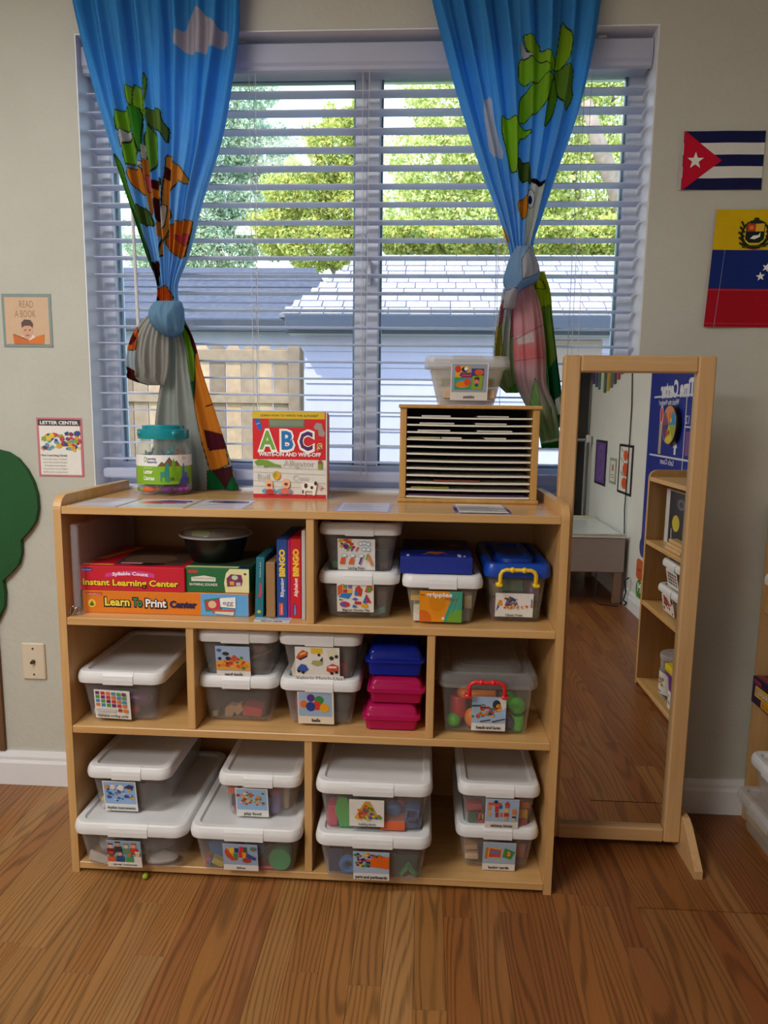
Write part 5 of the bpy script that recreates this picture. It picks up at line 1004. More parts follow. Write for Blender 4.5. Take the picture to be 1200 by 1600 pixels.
# ================================================================== WALL THINGS
yw = YW-.0015
a = at(8, 542.5, YW); b2 = at(80, 459.5, YW)
ps = pic('poster', (-.3445, yw+.0008, 1.3585), X, Z, .1465, .150, [('R', .055, .055, .945, .935, '#cfae8e'), ('T', 'READ', .5, .74, .19, '#8a6248', {'fit': .28, 'b': -.01}), ('T', 'A BOOK', .47, .56, .19, '#8a6248', {'fit': .42, 'b': -.01}), ('P', [(.36, .12), (.36, .2), (.46, .24), (.6, .24), (.64, .2), (.64, .12)], '#e6d6cc'), ('E', .5, .31, .115, .16, '#d2a084'), ('P', [(.385, .36), (.38, .46), (.45, .52), (.57, .51), (.62, .44), (.61, .36), (.56, .40), (.45, .40)], '#5a3f3a'), ('E', .455, .32, .018, .012, '#4a3028'), ('E', .55, .32, .018, .012, '#4a3028'), ('E', .5, .22, .04, .012, '#9a5a4a'),
      ('P', [(.22, .055), (.2, .24), (.42, .18), (.53, .12), (.53, .055)], '#c9681f'), ('P', [(.53, .055), (.53, .12), (.68, .2), (.84, .24), (.82, .055)], '#d4741f'), ('L', .21, .24, .52, .13, .012, '#5a3028')], None, .0014, '#7f8f8c')
tag(ps, 'tan READ A BOOK poster of a reading boy with grey border on the left wall', 'poster')
ps = pic('poster', (-.2610, yw+.0008, .9822), X, Z, .1375, .1735, [('R', .05, .03, .95, .86, '#e9e7e1'), ('R', .03, .87, .97, .97, '#3a3a3a'), ('T', 'LETTER CENTER', .5, .89, .075, '#f2f2f2', {'b': .03, 'fit': .84}), ('D', .1, .45, .92, .74, ['#d8a02a', '#8a2f5a', '#7fae2f', '#c83a4a', '#2f4a8a', '#e0c83a', '#d880a0', '#5fa0b8'], 60, .06, 31), ('T', 'Our Learning Goals', .36, .35, .042, '#3a3a3a', {'b': .02, 'fit': .58}),
      *[('T', s_, .38, .29-.055*k, .03, '#55524e', {'fit': .54-.06*(k == 2)}) for k, s_ in enumerate(('Learn the names of letters', 'Learn the sounds of letters', 'Recognize letter shapes', 'Learn how to form letters', 'Build words using letters'))]], None, .0012, '#c8707f')
tag(ps, 'pink bordered LETTER CENTER poster with colourful letters picture', 'poster')
# green tree cutout
o_ = [(0, 702), (16, 706), (32, 716), (46, 733), (56, 752), (62, 772), (63.5, 793), (60, 812), (50, 828), (37, 842), (38, 862), (33, 880), (22, 893), (9, 905), (12, 925), (11, 945), (0, 968)]
pts = [(at(u, v, YW)[0], at(u, v, YW)[2]) for u, v in o_]; xm = pts[0][0]-.10
pts = [(xm, pts[0][1]+.02)] + pts + [(xm, pts[-1][1]-.05)] + [(2*xm-p[0], p[1]) for p in reversed(pts)]
tr_ = thing('tree_cutout', 'green cloud-shaped wooden tree cutout on the left wall', 'wall decoration', (xm, YW-.01, .7))
MB().prism(pts, (0, YW-.001, 0), X, Z, (0, -1, 0), .016).build('crown', pm('green_felt', '#0b4f20', .65, .10, 5), tr_)
MB().box(xm-.06, xm+.06, YW-.012, YW-.001, .11, pts[-1][1]-.0).build('trunk', pm('brown_board', '#6a4a30', .7), tr_)
# wall plate with coax socket
cp = thing('wall_plate', 'ivory coaxial wall plate on the left wall above the baseboard', 'socket', (-.312, YW, .405))
MB().box(-.3475, -.2745, YW-.007, YW, .347, .4645, .004).build('plate', pm('ivory_plastic', '#d8cbb4', .4, .02), cp)
MB().lathe([(.0065, 0), (.0065, .004), (.0045, .0045), (.0045, .013), (.001, .013)], (-.311, YW-.006, .4055), 16, None, 'y').build('socket', pm('dark_steel', '#5a544c', .35, metal=.8), cp, True, 40)
for z in (.447, .364): MB().lathe([(.0032, 0), (.0030, .0015), (.001, .002)], (-.311, YW-.0065, z), 12, None, 'y').build('screw', pm('dark_steel', '#5a544c', .35, metal=.8), cp)
for name, part in (('socket', 0),): pass
# flags
def star(cx, cy, r, asp, rot=0): return [(cx+(r if k % 2 == 0 else r*.40)*math.sin(math.pi*k/5+rot), cy+(r if k % 2 == 0 else r*.40)*math.cos(math.pi*k/5+rot)*asp) for k in range(10)]
def wavy(o, amp, ny, ph=0, axis=0):
    import bmesh
    bm = bmesh.new(); bm.from_mesh(o.data); xs_ = [v.co.x for v in bm.verts]; zs_ = [v.co.z for v in bm.verts]; xa, xb, za, zb_ = min(xs_), max(xs_), min(zs_), max(zs_)
    for k in range(1, 24): bmesh.ops.bisect_plane(bm, geom=bm.verts[:]+bm.edges[:]+bm.faces[:], plane_co=(xa+(xb-xa)*k/24, 0, 0), plane_no=(1, 0, 0))
    for k in range(1, 10): bmesh.ops.bisect_plane(bm, geom=bm.verts[:]+bm.edges[:]+bm.faces[:], plane_co=(0, 0, za+(zb_-za)*k/10), plane_no=(0, 0, 1))
    for v in bm.verts:
        s, t = (v.co.x-xa)/(xb-xa), (v.co.z-za)/(zb_-za)
        v.co.y -= amp*(.55+.45*math.sin(ny*s*2*math.pi+ph+2.2*t))*(1-.3*t)
    bm.to_mesh(o.data); bm.free()
m_flag = print_mat('flag_cloth', .8, 0, .2)
f1 = pic('flag', (1.549, yw, 1.784), X, Z, .217, .1475, [('R', .0, 0, .04, 1, '#b9b2b0'), *[('R', .03, k/5, 1, k/5+.2, '#151a48' if k % 2 == 0 else '#d6d6d2') for k in range(5)], ('P', [(.035, 0), (.035, 1), (.05, 1), (.5, .5), (.05, 0)], '#c01030'), ('P', star(.185, .5, .105, 1.47), '#e4e4de')], None, .0006, '#d6d6d2', m_flag)
wavy(f1, .003, 1.4, 1); tag(f1, 'flag with blue and white stripes and white star on red triangle', 'flag')
cx, cy = .245, .80
crest = [('E', cx, cy-.01, .085, .125, '#1c2a14'), ('E', cx, cy+.0, .07, .105, '#d8b81a'), ('P', [(cx-.055, cy+.08), (cx-.055, cy-.05), (cx-.03, cy-.08), (cx+.03, cy-.08), (cx+.055, cy-.05), (cx+.055, cy+.08)], '#16241f'), ('P', [(cx-.05, cy+.08), (cx-.05, cy+.015), (cx, cy+.015), (cx, cy+.08)], '#b8381f'), ('E', cx-.025, cy+.047, .014, .018, '#d88a2a'), ('P', [(cx, cy+.08), (cx, cy+.015), (cx+.05, cy+.015), (cx+.05, cy+.08)], '#d8b02a'), ('P', [(cx-.028, cy-.045), (cx-.01, cy-.02), (cx+.02, cy-.015), (cx+.03, cy+.008), (cx+.03, cy-.03), (cx+.0, cy-.05)], '#e8e6de'), ('P', [(cx-.06, cy+.09), (cx-.02, cy+.1), (cx-.012, cy+.13), (cx+.012, cy+.13), (cx+.02, cy+.1), (cx+.06, cy+.09), (cx+.03, cy+.08), (cx-.03, cy+.08)], '#2a2a22'),
         *[('L', cx+sg*.062, cy-.10+.035*k, cx+sg*(.10-.006*abs(k-2)), cy-.08+.045*k, .012, '#1f2a12') for k in range(5) for sg in (-1, 1)], ('L', cx-.07, cy-.115, cx+.07, cy-.105, .012, '#2f3f1a'), ('P', [(cx-.05, cy-.125), (cx, cy-.14), (cx+.05, cy-.125), (cx, cy-.13)], '#9a2a1f')]
stars = [('P', star(.5+.20*math.cos(math.radians(aa)), .40+.20*math.sin(math.radians(aa)), .028, 1.46, math.radians(90-aa)), '#e8e8e6') for aa in (170, 147, 124, 101, 79, 56, 33, 10)]
f2 = pic('flag', (1.642, yw, 1.427), X, Z, .45, .307, [('R', 0, .66, 1, 1, '#d2b00a'), ('R', 0, .33, 1, .66, '#12296f'), ('R', 0, 0, 1, .33, '#a00a1e'), ('L', .058, .0, .075, .66, .0025, '#8a92b0'), ('L', 0, .318, 1, .318, .002, '#c85a6a'), ('L', 0, .03, 1, .03, .002, '#c84a5a'), *crest, *stars], None, .0006, '#a00a1e', m_flag)
wavy(f2, .006, 2.2, .4); tag(f2, 'yellow, blue and red striped flag with crest and white stars', 'flag')
import bmesh as _b
bm = _b.new(); bm.from_mesh(f2.data)
for v in bm.verts: v.co.x += .012*(v.co.z-1.427)/.307*(1-(v.co.x-1.642)/.45)
bm.to_mesh(f2.data); bm.free()

# ================================================================== CURTAINS
m_cloth = print_mat('curtain_cloth', .85, .6, .15)
def inside(px, py, poly):
    r = np.zeros(px.shape, bool); n = len(poly)
    for i in range(n):
        (x0, y0), (x1, y1) = poly[i], poly[(i+1) % n]
        if y0 == y1: continue
        c = ((y0 > py) != (y1 > py)) & (px < (x1-x0)*(py-y0)/(y1-y0)+x0); r ^= c
    return r
def chaikin(poly, n=1):
    for _ in range(n):
        out = []
        for i in range(len(poly)):
            a, b = poly[i], poly[(i+1) % len(poly)]; out += [(a[0]*.84+b[0]*.16, a[1]*.84+b[1]*.16), (a[0]*.16+b[0]*.84, a[1]*.16+b[1]*.84)]
        poly = out
    return poly
def edged(px, py, poly):
    d = np.full(px.shape, 1e9); n = len(poly)
    for i in range(n):
        (x0, y0), (x1, y1) = poly[i], poly[(i+1) % n]; dx, dy = x1-x0, y1-y0; L2 = dx*dx+dy*dy+1e-9
        t = np.clip(((px-x0)*dx+(py-y0)*dy)/L2, 0, 1); d = np.minimum(d, np.hypot(px-x0-t*dx, py-y0-t*dy))
    return d
def smooth_rows(rows, n):
    rows = np.array(rows, float); t = np.linspace(rows[0, 0], rows[-1, 0], n); out = [t]
    for c in range(1, rows.shape[1]):
        x, y = rows[:, 0], rows[:, c]; m = np.gradient(y, x); k = np.clip(np.searchsorted(x, t)-1, 0, len(x)-2); h = x[k+1]-x[k]; s = (t-x[k])/h
        out.append((2*s**3-3*s**2+1)*y[k]+(s**3-2*s**2+s)*h*m[k]+(-2*s**3+3*s**2)*y[k+1]+(s**3-s**2)*h*m[k+1])
    return np.array(out)
def cloth(name, parent, rows, nx, ny, y0, folds, colour, prints, bulge=0, back=.004):
    """sheet of cloth: rows (v, left u, right u, fold depth) in photo pixels on the curtain's plane; folds (freq, phase, weight, drift)"""
    v, ul, ur, am = smooth_rows(rows, ny); s = np.linspace(0, 1, nx)[None, :]
    f = np.zeros((ny, nx)); tt = np.linspace(0, 1, ny)[:, None]
    for fr, ph, w, dr in folds: f += w*np.abs(np.cos(math.pi*(fr*s+dr*tt)+ph))**1.3
    f /= sum(q[2] for q in folds)
    U = ul[:, None]+(ur-ul)[:, None]*s; V = np.repeat(v[:, None], nx, 1)
    U = U + 0*f
    d = CF[None, None]+CR*((U-600)/CAM_F)[..., None]-CU*((V-800)/CAM_F)[..., None]
    P = CAM_C+d*((y0-CAM_C[1])/d[..., 1])[..., None]
    P[..., 1] += -am[:, None]*(1-f) - bulge*np.sin(math.pi*s)**.6*np.sin(math.pi*np.clip(tt, 0, 1))**.5
    col = colour(U, V)
    for poly, c, ol in prints:
        if name == 'drape': poly = chaikin(poly)
        k = inside(U, V, poly); col[k] = lin(c)
        if ol:
            dd = edged(U, V, poly); col[dd < ol] = lin('#2c3424')
    front = P.reshape(-1, 3); bk_ = front+np.array((0, back, 0)); nV = ny*nx
    i = np.arange(nV).reshape(ny, nx); q = np.stack([i[:-1, :-1], i[1:, :-1], i[1:, 1:], i[:-1, 1:]], -1).reshape(-1, 4)
    ring = np.concatenate([i[0, :], i[1:, -1], i[-1, -2::-1], i[-2:0:-1, 0]]); r2 = np.roll(ring, -1)
    edge = np.stack([ring, r2, r2+nV, ring+nV], -1)
    F = np.concatenate([q, q[:, ::-1]+nV, edge]); Vv = np.concatenate([front, bk_])
    me = bpy.data.meshes.new(name); me.vertices.add(len(Vv)); me.vertices.foreach_set('co', Vv.ravel()); me.loops.add(F.size); me.loops.foreach_set('vertex_index', F.ravel().astype(np.int32))
    me.polygons.add(len(F)); me.polygons.foreach_set('loop_start', np.arange(0, F.size, 4, dtype=np.int32)); me.polygons.foreach_set('use_smooth', np.ones(len(F), bool))
    me.update(); me.validate()
    at_ = me.color_attributes.new('Col', 'FLOAT_COLOR', 'POINT'); c4 = np.ones((2*nV, 4), np.float32); c4[:nV, :3] = col.reshape(-1, 3); c4[nV:, :3] = col.reshape(-1, 3); at_.data.foreach_set('color', c4.ravel())
    me.materials.append(m_cloth); o = bpy.data.objects.new(name, me); COL.objects.link(o)
    o.parent = parent; o.matrix_parent_inverse = Matrix.Translation(parent.location).inverted(); return o
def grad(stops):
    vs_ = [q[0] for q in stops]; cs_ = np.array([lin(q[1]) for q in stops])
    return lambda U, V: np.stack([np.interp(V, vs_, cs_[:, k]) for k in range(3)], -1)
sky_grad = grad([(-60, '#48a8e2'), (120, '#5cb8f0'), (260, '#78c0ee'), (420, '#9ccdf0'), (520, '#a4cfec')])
cl = thing('curtain', 'blue jungle print curtain knotted on the left side of the window', 'curtain', (.15, .38, 1.7), 'knotted window curtains')
g1, g2, g3, og1, br1 = '#8fc03a', '#a9d048', '#4fa83c', '#dd9a3c', '#6a3028'
LP = [([(275, 78), (283, 60), (294, 56), (300, 30), (306, 17), (320, 26), (336, 40), (346, 54), (358, 52), (356, 78), (330, 87), (303, 91), (284, 84)], '#cdc6cf', 0),
      ([(201, 145), (214, 143), (222, 150), (234, 155), (231, 176), (225, 190), (205, 165)], g1, .7), ([(213, 137), (223, 138), (226, 212), (216, 210)], g2, .6), ([(231, 120), (235, 132), (233, 165), (231, 150)], g1, .5),
      ([(233, 175), (250, 176), (257, 180), (259, 196), (267, 205), (265, 230), (256, 212), (236, 200)], '#6f8f45', .7), ([(205, 175), (224, 172), (226, 250), (214, 212)], g3, .6), ([(181, 184), (205, 170), (213, 205), (187, 210)], g1, .8), ([(187, 210), (213, 206), (195, 238)], '#d4d2d2', .6), ([(195, 238), (213, 210), (224, 250), (202, 265)], g1, .8),
      ([(203, 265), (226, 256), (228, 264)], '#d4d2d8', .4), ([(233, 198), (247, 212), (253, 235), (248, 258), (240, 277), (232, 250), (227, 215)], '#7fb045', .8), ([(182, 242), (196, 262), (205, 300), (222, 345), (240, 405), (242, 425), (228, 385), (206, 330)], '#5c9c36', .7), ([(200, 320), (214, 330), (244, 420), (240, 425), (222, 380)], '#2f6a2a', 0),
      ([(214, 322), (235, 330), (247, 357), (222, 352)], '#5f7f3f', .8), ([(200, 270), (226, 263), (234, 300), (234, 312), (210, 291)], og1, .7), ([(224, 230), (231, 230), (232, 256), (227, 256)], '#cdcacc', .3), ([(226, 252), (235, 252), (243, 330), (240, 342), (232, 300)], '#d08440', .4), ([(231, 277), (239, 277), (241, 303), (235, 303)], '#d47078', .3),
      ([(243, 284), (258, 283), (258, 297), (241, 300)], br1, .5), ([(241, 299), (258, 297), (257, 310), (243, 313)], og1, 0), ([(243, 312), (258, 310), (256, 347), (248, 349)], br1, 0), ([(247, 349), (256, 347), (254, 372), (249, 372)], '#c89a5a', 0),
      ([(263, 246), (274, 246), (275, 259), (284, 262), (297, 283), (297, 289), (288, 290), (281, 284), (273, 300), (267, 318), (272, 340), (268, 353), (262, 374), (255, 402), (252, 405), (253, 380), (258, 340), (259, 300), (262, 270)], '#e0a44e', .6), ([(262, 263), (271, 268), (270, 284), (261, 284)], '#5a2a2a', 0), ([(258, 324), (264, 324), (261, 360), (254, 362)], '#dcdad6', .5),
      ([(272, 349), (305, 346), (300, 370), (290, 408), (272, 398), (261, 381)], '#d88c38', .5), ([(273, 372), (300, 367), (294, 389)], '#d0606a', .3), ([(240, 412), (253, 409), (251, 450), (246, 440)], '#4a2020', .4), ([(247, 455), (262, 446), (276, 470), (243, 485)], '#e58c44', .5), ([(241, 470), (250, 463), (252, 476), (246, 484)], '#6a2420', 0)]
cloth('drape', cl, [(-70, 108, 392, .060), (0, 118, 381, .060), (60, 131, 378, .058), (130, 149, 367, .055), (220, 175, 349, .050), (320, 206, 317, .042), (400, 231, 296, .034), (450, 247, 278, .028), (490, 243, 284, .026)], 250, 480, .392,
      [(8.5, .4, 1, .6), (5.2, 1.1, .7, -.4), (13, 2.0, .35, .3)], sky_grad, LP)
grey = grad([(480, '#b9bbb4'), (760, '#b4b7ae')])
TP = [([(285, 505), (297, 512), (305, 545), (309, 590), (303, 600), (296, 560)], '#7cab34', .5), ([(300, 598), (311, 594), (314, 640), (308, 636)], '#2f6a48', .4), ([(288, 508), (300, 518), (312, 550), (306, 556), (297, 525)], '#6a1f28', .4), ([(305, 553), (312, 550), (327, 580), (345, 650), (360, 725), (331, 738), (318, 690), (308, 640)], '#dd9436', .7), ([(321, 672), (357, 680), (358, 700), (328, 704)], '#64222f', .3), ([(322, 634), (346, 628), (346, 630), (322, 636)], '#3a2a20', 0), ([(331, 735), (364, 728), (366, 745), (352, 764), (345, 764)], '#5a2a30', .5), ([(326, 735), (334, 735), (352, 764), (326, 764)], '#1f7a44', .5), ([(366, 742), (374, 764), (352, 766)], '#1f7a44', .5)]
cloth('tail', cl, [(500, 252, 290, .02), (530, 258, 304, .022), (580, 254, 318, .024), (650, 245, 341, .024), (720, 240, 362, .023), (765, 238, 374, .022)], 130, 300, .400, [(3.2, .2, 1, .4), (6.1, 1.0, .45, -.3)], grey, TP)
SP = [([(203, 548), (208, 525), (219, 512), (224, 530), (221, 549)], '#e07a3a', .6), ([(205, 530), (213, 520), (217, 530), (212, 540), (205, 539)], '#6a2020', .4), ([(202, 573), (217, 582), (219, 598), (202, 590)], '#5a1a1c', .5), ([(203, 549), (222, 549), (219, 580), (203, 572)], '#c2ccd2', 0)]
cloth('knot_loop', cl, [(492, 232, 262, .008), (510, 217, 266, .016), (545, 203, 268, .022), (580, 202, 266, .020), (594, 206, 262, .014), (602, 230, 258, .004)], 110, 150, .372, [(4.3, .5, 1, .2), (8.2, 1.4, .5, -.2)], grad([(480, '#c6c6c0'), (600, '#bfbcb4')]), SP, .03)
cloth('knot', cl, [(470, 244, 280, .004), (478, 238, 283, .008), (492, 234, 285, .010), (508, 238, 285, .010), (520, 250, 281, .008), (526, 260, 272, .003)], 70, 80, .345, [(2.6, .7, 1, .8), (5.3, .2, .4, -.5)], grad([(470, '#8fb8d2'), (525, '#86aecb')]), [], .045, .02)

cr_ = thing('curtain', 'blue palm print curtain knotted on the right side of the window', 'curtain', (1.15, .38, 1.7), 'knotted window curtains')
RP = [([(752, 168), (766, 155), (772, 200), (788, 250), (766, 252)], '#d0d3de', 0), ([(815, 60), (832, 63), (842, 74), (843, 85), (866, 97), (865, 117), (840, 108), (822, 86)], '#a6cc3c', .7), ([(812, 68), (822, 88), (834, 94), (812, 98)], '#d4d2d6', .4), ([(877, 34), (889, 60), (891, 76), (886, 102), (872, 112), (864, 117), (867, 95)], '#abd034', .7), ([(808, 100), (835, 95), (863, 118), (846, 134), (808, 139)], '#9ccb40', .7), ([(863, 118), (830, 138), (810, 160), (807, 199), (820, 194), (850, 170), (864, 134)], '#97c43c', .7), ([(863, 122), (851, 178), (847, 208), (863, 182), (871, 150)], '#84b038', .7), ([(863, 117), (878, 108), (893, 112), (891, 140), (893, 157), (880, 182), (870, 150)], '#7ca240', .7),
      ([(782, 184), (806, 192), (808, 198), (831, 213), (808, 222), (806, 276), (797, 270), (783, 214)], '#a4d23a', .7), ([(807, 248), (826, 263), (829, 293), (808, 281)], '#66823a', .7), ([(829, 283), (848, 290), (841, 322), (833, 360), (824, 392), (818, 402), (819, 350), (825, 310)], '#dcdcd4', 0), ([(829, 281), (849, 287), (847, 295), (829, 289)], '#202024', 0), ([(808, 317), (825, 308), (822, 335), (818, 346), (808, 330)], '#e2a22e', .5),
      ([(828+6*math.cos(k*.52), 313+15*math.sin(k*.52)) for k in range(12)], '#e8e8e6', .5), ([(827+3.4*math.cos(k*.63), 315+7*math.sin(k*.63)) for k in range(10)], '#22386a', 0), ([(779, 350), (790, 364), (796, 382), (786, 374)], '#dc9432', 0)]
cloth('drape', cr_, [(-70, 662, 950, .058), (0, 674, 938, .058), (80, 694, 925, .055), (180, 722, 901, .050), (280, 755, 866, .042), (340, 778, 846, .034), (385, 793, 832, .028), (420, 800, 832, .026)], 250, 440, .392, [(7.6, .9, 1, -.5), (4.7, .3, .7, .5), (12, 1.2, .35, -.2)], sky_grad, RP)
cloth('tail', cr_, [(425, 815, 850, .008), (450, 820, 858, .014), (500, 826, 863, .02), (570, 836, 871, .028), (620, 842, 877, .03), (652, 846, 878, .03), (668, 850, 874, .02)], 90, 220, .398, [(2.4, .9, 1, .3), (5.2, .2, .4, .2)], grad([(420, '#b4bd1e'), (520, '#8db02a'), (560, '#5f9a30'), (600, '#1f7a3c'), (670, '#2a6a3a')]), [([(838, 430), (848, 440), (852, 452), (836, 452)], '#c2c624', .5), ([(846, 480), (858, 478), (872, 560), (862, 600), (856, 560)], '#6f9038', .4), ([(857, 580), (872, 550), (877, 600), (868, 630), (857, 640)], '#14603a', .4), ([(866, 625), (876, 615), (876, 645), (868, 650)], '#cfd0c8', .3)])
cloth('tail', cr_, [(438, 813, 830, .004), (470, 804, 842, .010), (520, 802, 850, .014), (560, 802, 853, .015), (600, 806, 854, .015), (640, 824, 868, .014), (680, 842, 873, .012), (700, 846, 873, .012)], 110, 300, .385, [(2.2, .3, 1, .2), (5, 1.1, .35, -.4)], grad([(440, '#e2bcc0'), (520, '#dca8ae'), (555, '#e08a8a'), (575, '#d6aeb4'), (620, '#c4b4b0'), (640, '#a9b890'), (700, '#9db284')]), [([(806, 527), (830, 520), (832, 536), (808, 540)], '#ddd0cc', 0), ([(803, 531), (850, 506), (850, 508), (803, 533)], '#b8808a', 0), ([(803, 564), (850, 558), (850, 560), (803, 566)], '#b8808a', 0), ([(833, 592), (838, 600), (842, 640), (826, 632)], '#9ac084', .3), ([(844, 690), (873, 684), (873, 688), (844, 694)], '#dad6ca', 0), ([(840, 694), (874, 688), (874, 702), (840, 702)], '#2f8a30', 0)], .024)
cloth('tail', cr_, [(452, 786, 808, .006), (480, 781, 808, .016), (520, 774, 806, .024), (560, 771, 806, .03), (600, 776, 812, .024), (614, 790, 810, .012)], 80, 180, .404, [(3.4, .6, 1, .2), (6.5, .2, .4, .2)], grad([(450, '#c8ccd4'), (560, '#b4b89a'), (615, '#a4b47a')]), [([(782, 478), (788, 474), (784, 505), (778, 512)], '#d9788a', .3), ([(774, 515), (783, 505), (783, 560), (772, 560)], '#b8ac58', .3), ([(797, 480), (802, 470), (806, 520), (797, 530)], '#d8909c', .3), ([(771, 560), (806, 560), (812, 600), (790, 614), (776, 600)], '#a9b488', .3), ([(796, 606), (812, 596), (812, 612), (798, 614)], '#6fae3c', .3)])
cloth('knot', cr_, [(384, 808, 832, .004), (400, 798, 836, .008), (420, 791, 842, .010), (440, 787, 838, .010), (452, 790, 816, .006), (472, 786, 806, .008), (482, 788, 806, .003)], 70, 100, .345, [(2.2, .2, 1, .6), (4.6, .9, .4, -.4)], grad([(384, '#9cc0de'), (450, '#8cb0d2'), (480, '#c2bec6')]), [([(812, 410), (826, 388), (840, 400), (845, 414), (836, 432), (812, 442)], '#c6c4c8', .4), ([(786, 456), (806, 454), (806, 484), (786, 482)], '#cbc6cc', .3)], .045, .02)
rod = thing('curtain_rod', 'white curtain rod above the window carrying both curtains', 'curtain rod', (.69, .375, 2.40))
MB().tube([(-.25, .375, 2.40), (1.63, .375, 2.40)], .008, 10).build('rod', m_white, rod, True)
for x in (-.22, .69, 1.60): MB().box(x-.01, x+.01, .366, YW, 2.385, 2.40, .002).build('bracket', m_white, rod)

# ================================================================== RIGHT-HAND SHELF (partly seen direct, partly in the mirror)
SX = 1.855; SD = XR-.016-SX; SY0, SY1 = -1.03, .392
rs = thing('storage_shelf', 'light maple shelf along the right wall, seen at the photo edge and in the mirror', 'shelf', (SX+SD/2, -.3, 0))
def sprism(y): return MB().prism(side_outline(SD, .957), (SX, y, 0), X, Z, Y, T)
for y in (SY0, SY1-T, -.33): sprism(y).build('side_panel', m_maplez, rs)
for ya_, yb_ in ((SY0+T, -.33), (-.33+T, SY1-T)):
    MB().box(SX+.001, XR-.018, ya_, yb_, .928-T, .928, .0015).build('top_board', m_maple_y, rs)
    for z in (.655, .385): MB().box(SX+.001, XR-.018, ya_, yb_, z-T, z, .0015).build('shelf_board', m_maple_y, rs)
    MB().box(SX+.001, XR-.018, ya_, yb_, .01, .029, .0015).build('bottom_board', m_maple_y, rs)
    MB().box(XR-.022, XR-.017, ya_, yb_, .01, .92).build('back_panel', MATS['maple_back'], rs)
def rbin(label_, y, xf, z, w, L, H, lid=m_lid, body=m_bin, items=None, name='storage_bin'):
    """bin turned to face the room's left: y centre, xf front edge"""
    cx = xf+L/2
    B = bin_(name, label_, cx-w/2, cx+w/2, y-L/2+.018, z, L, H, lid, body)
    if items:
        r_ = np.array((1, 0, 0)); u_ = np.array((0, -B['slope'], 1)); u_ = u_/np.linalg.norm(u_)
        pic('label_card', (cx-w*.25, B['yf']-.0025, z+.012), r_, u_, w*.5, H*.62, items, B['t'], .0008, '#e4e2dd')
    B['t'].rotation_euler.z = -math.pi/2; return B
rbin('white bin with white lid on the middle board of the right-hand shelf', .185, 1.80, .655, .22, .30, .115, body=m_lid)
rbin('clear bin with white lid on the bottom board at the photo right edge', .15, 1.80, .029+.119, .26, .34, .120, m_lid, m_bin)
rbin('large clear bin with cloudy lid on the bottom board at the photo right edge', .16, 1.785, .029, .30, .36, .118, m_lidc, clear('clear_plastic', '#d2d0c6', .26, .2))
def rbox(name, label_, cat, x0, x1, y0, y1, z0, z1, col, items=(), top=()):
    o = thing(name, label_, cat, ((x0+x1)/2, (y0+y1)/2, z0)); MB().box(x0, x1, y0, y1, z0, z1, .0015).build('body', pm('box_'+col, col, .4), o)
    if items: pic('printed_front', (x0+.0002, y1-.001, z0+.001), (0, -1, 0), Z, y1-y0-.002, z1-z0-.002, items, o, .0004, col)
    if top: pic('printed_lid', (x0+.001, y1-.001, z1-.0002), (0, -1, 0), X, y1-y0-.002, x1-x0-.002, top, o, .0004, col)
p = at(1172, 1025, .33)
rbox('game_box', 'dark purple SOLAR game box on the right-hand shelf', 'game box', 1.825, 2.10, .03, .335, .386, .462, '#241a3f', [('R', .02, .78, .16, .95, '#8a2a4a'), ('P', [(.05, .3), (.06, .72), (.5, .74), (.5, .34)], '#e0a82a'), ('T', 'SOLAR SYSTEM', .31, .42, .3, '#1a1420', {'b': .08, 'fit': .46}), ('T', 'SOLAR SYSTEM', .31, .43, .29, '#f0e6d0', {'b': .02, 'fit': .44}), ('P', [(.18, .05), (.18, .3), (.6, .32), (.6, .05)], '#d89a20'), ('T', 'FLOOR PUZZLE', .4, .12, .16, '#8a4a10', {'b': .03, 'fit': .38}), ('R', .62, .1, .98, .95, '#3a4f8a')], [('R', .2, .1, .9, .9, '#6f90b8'), ('R', .0, .02, .2, .1, '#8a2a3a')])
rbox('navy_box', 'navy box standing behind the solar game box on the right-hand shelf', 'box', 1.90, 2.12, .12, .34, .4635, .595, '#1c2f5f')
# things met only in the mirror
def mir(u, v, x):
    d = CF+CR*(u-600)/CAM_F-CU*(v-800)/CAM_F; q = CAM_C+d*((x-CAM_C[0])/d[0]); return np.array((q[0], 2*(MY+.015)-q[1], q[2]))
yA, yB = mir(1029, 900, 1.87)[1], mir(1066, 900, 1.87)[1]; yM, wM = (yA+yB)/2, abs(yB-yA)
yC1, yC2 = mir(1040, 800, 1.915)[1], mir(1086, 800, 1.915)[1]
rbox('picture_book', 'dark picture book with a yellow sun leaning on the upper board of the right-hand shelf', 'book', 1.915, 1.93, yC1, yC2, .656, .885, '#d0ccc8', [('R', .0, .02, .86, .98, '#15172a'), ('E', .6, .42, .13, .15, '#c0b02a'), ('E', .45, .78, .13, .1, '#5a5a6a'), ('E', .45, .78, .07, .05, '#20223a'), ('L', .72, .0, .75, .3, .02, '#d8d8e0')])
for k in range(3):
    tag(MB().box(1.865+.004*k, 1.908, mir(1040, 840, 1.865)[1]+.006*k, mir(1064, 850, 1.865)[1], .656+.0145*k, .6695+.0145*k, .002).build('wooden_block', wood('pale_block', '#c9a064', '#d8b27c', 'y', .5)), ('lowest', 'middle', 'topmost')[k]+' flat wooden block in the small stack before the picture book', 'block', 'stacked wooden blocks')
Bm = rbin('white-lidded bin with a red letter label, lower of the two in the mirror', yM-.015, 1.868, .386, wM, .26, .115, m_lid, m_bin, [('D', .1, .15, .9, .9, ['#b8303a', '#c85a4a', '#3a3a3a'], 24, .09, 41)])
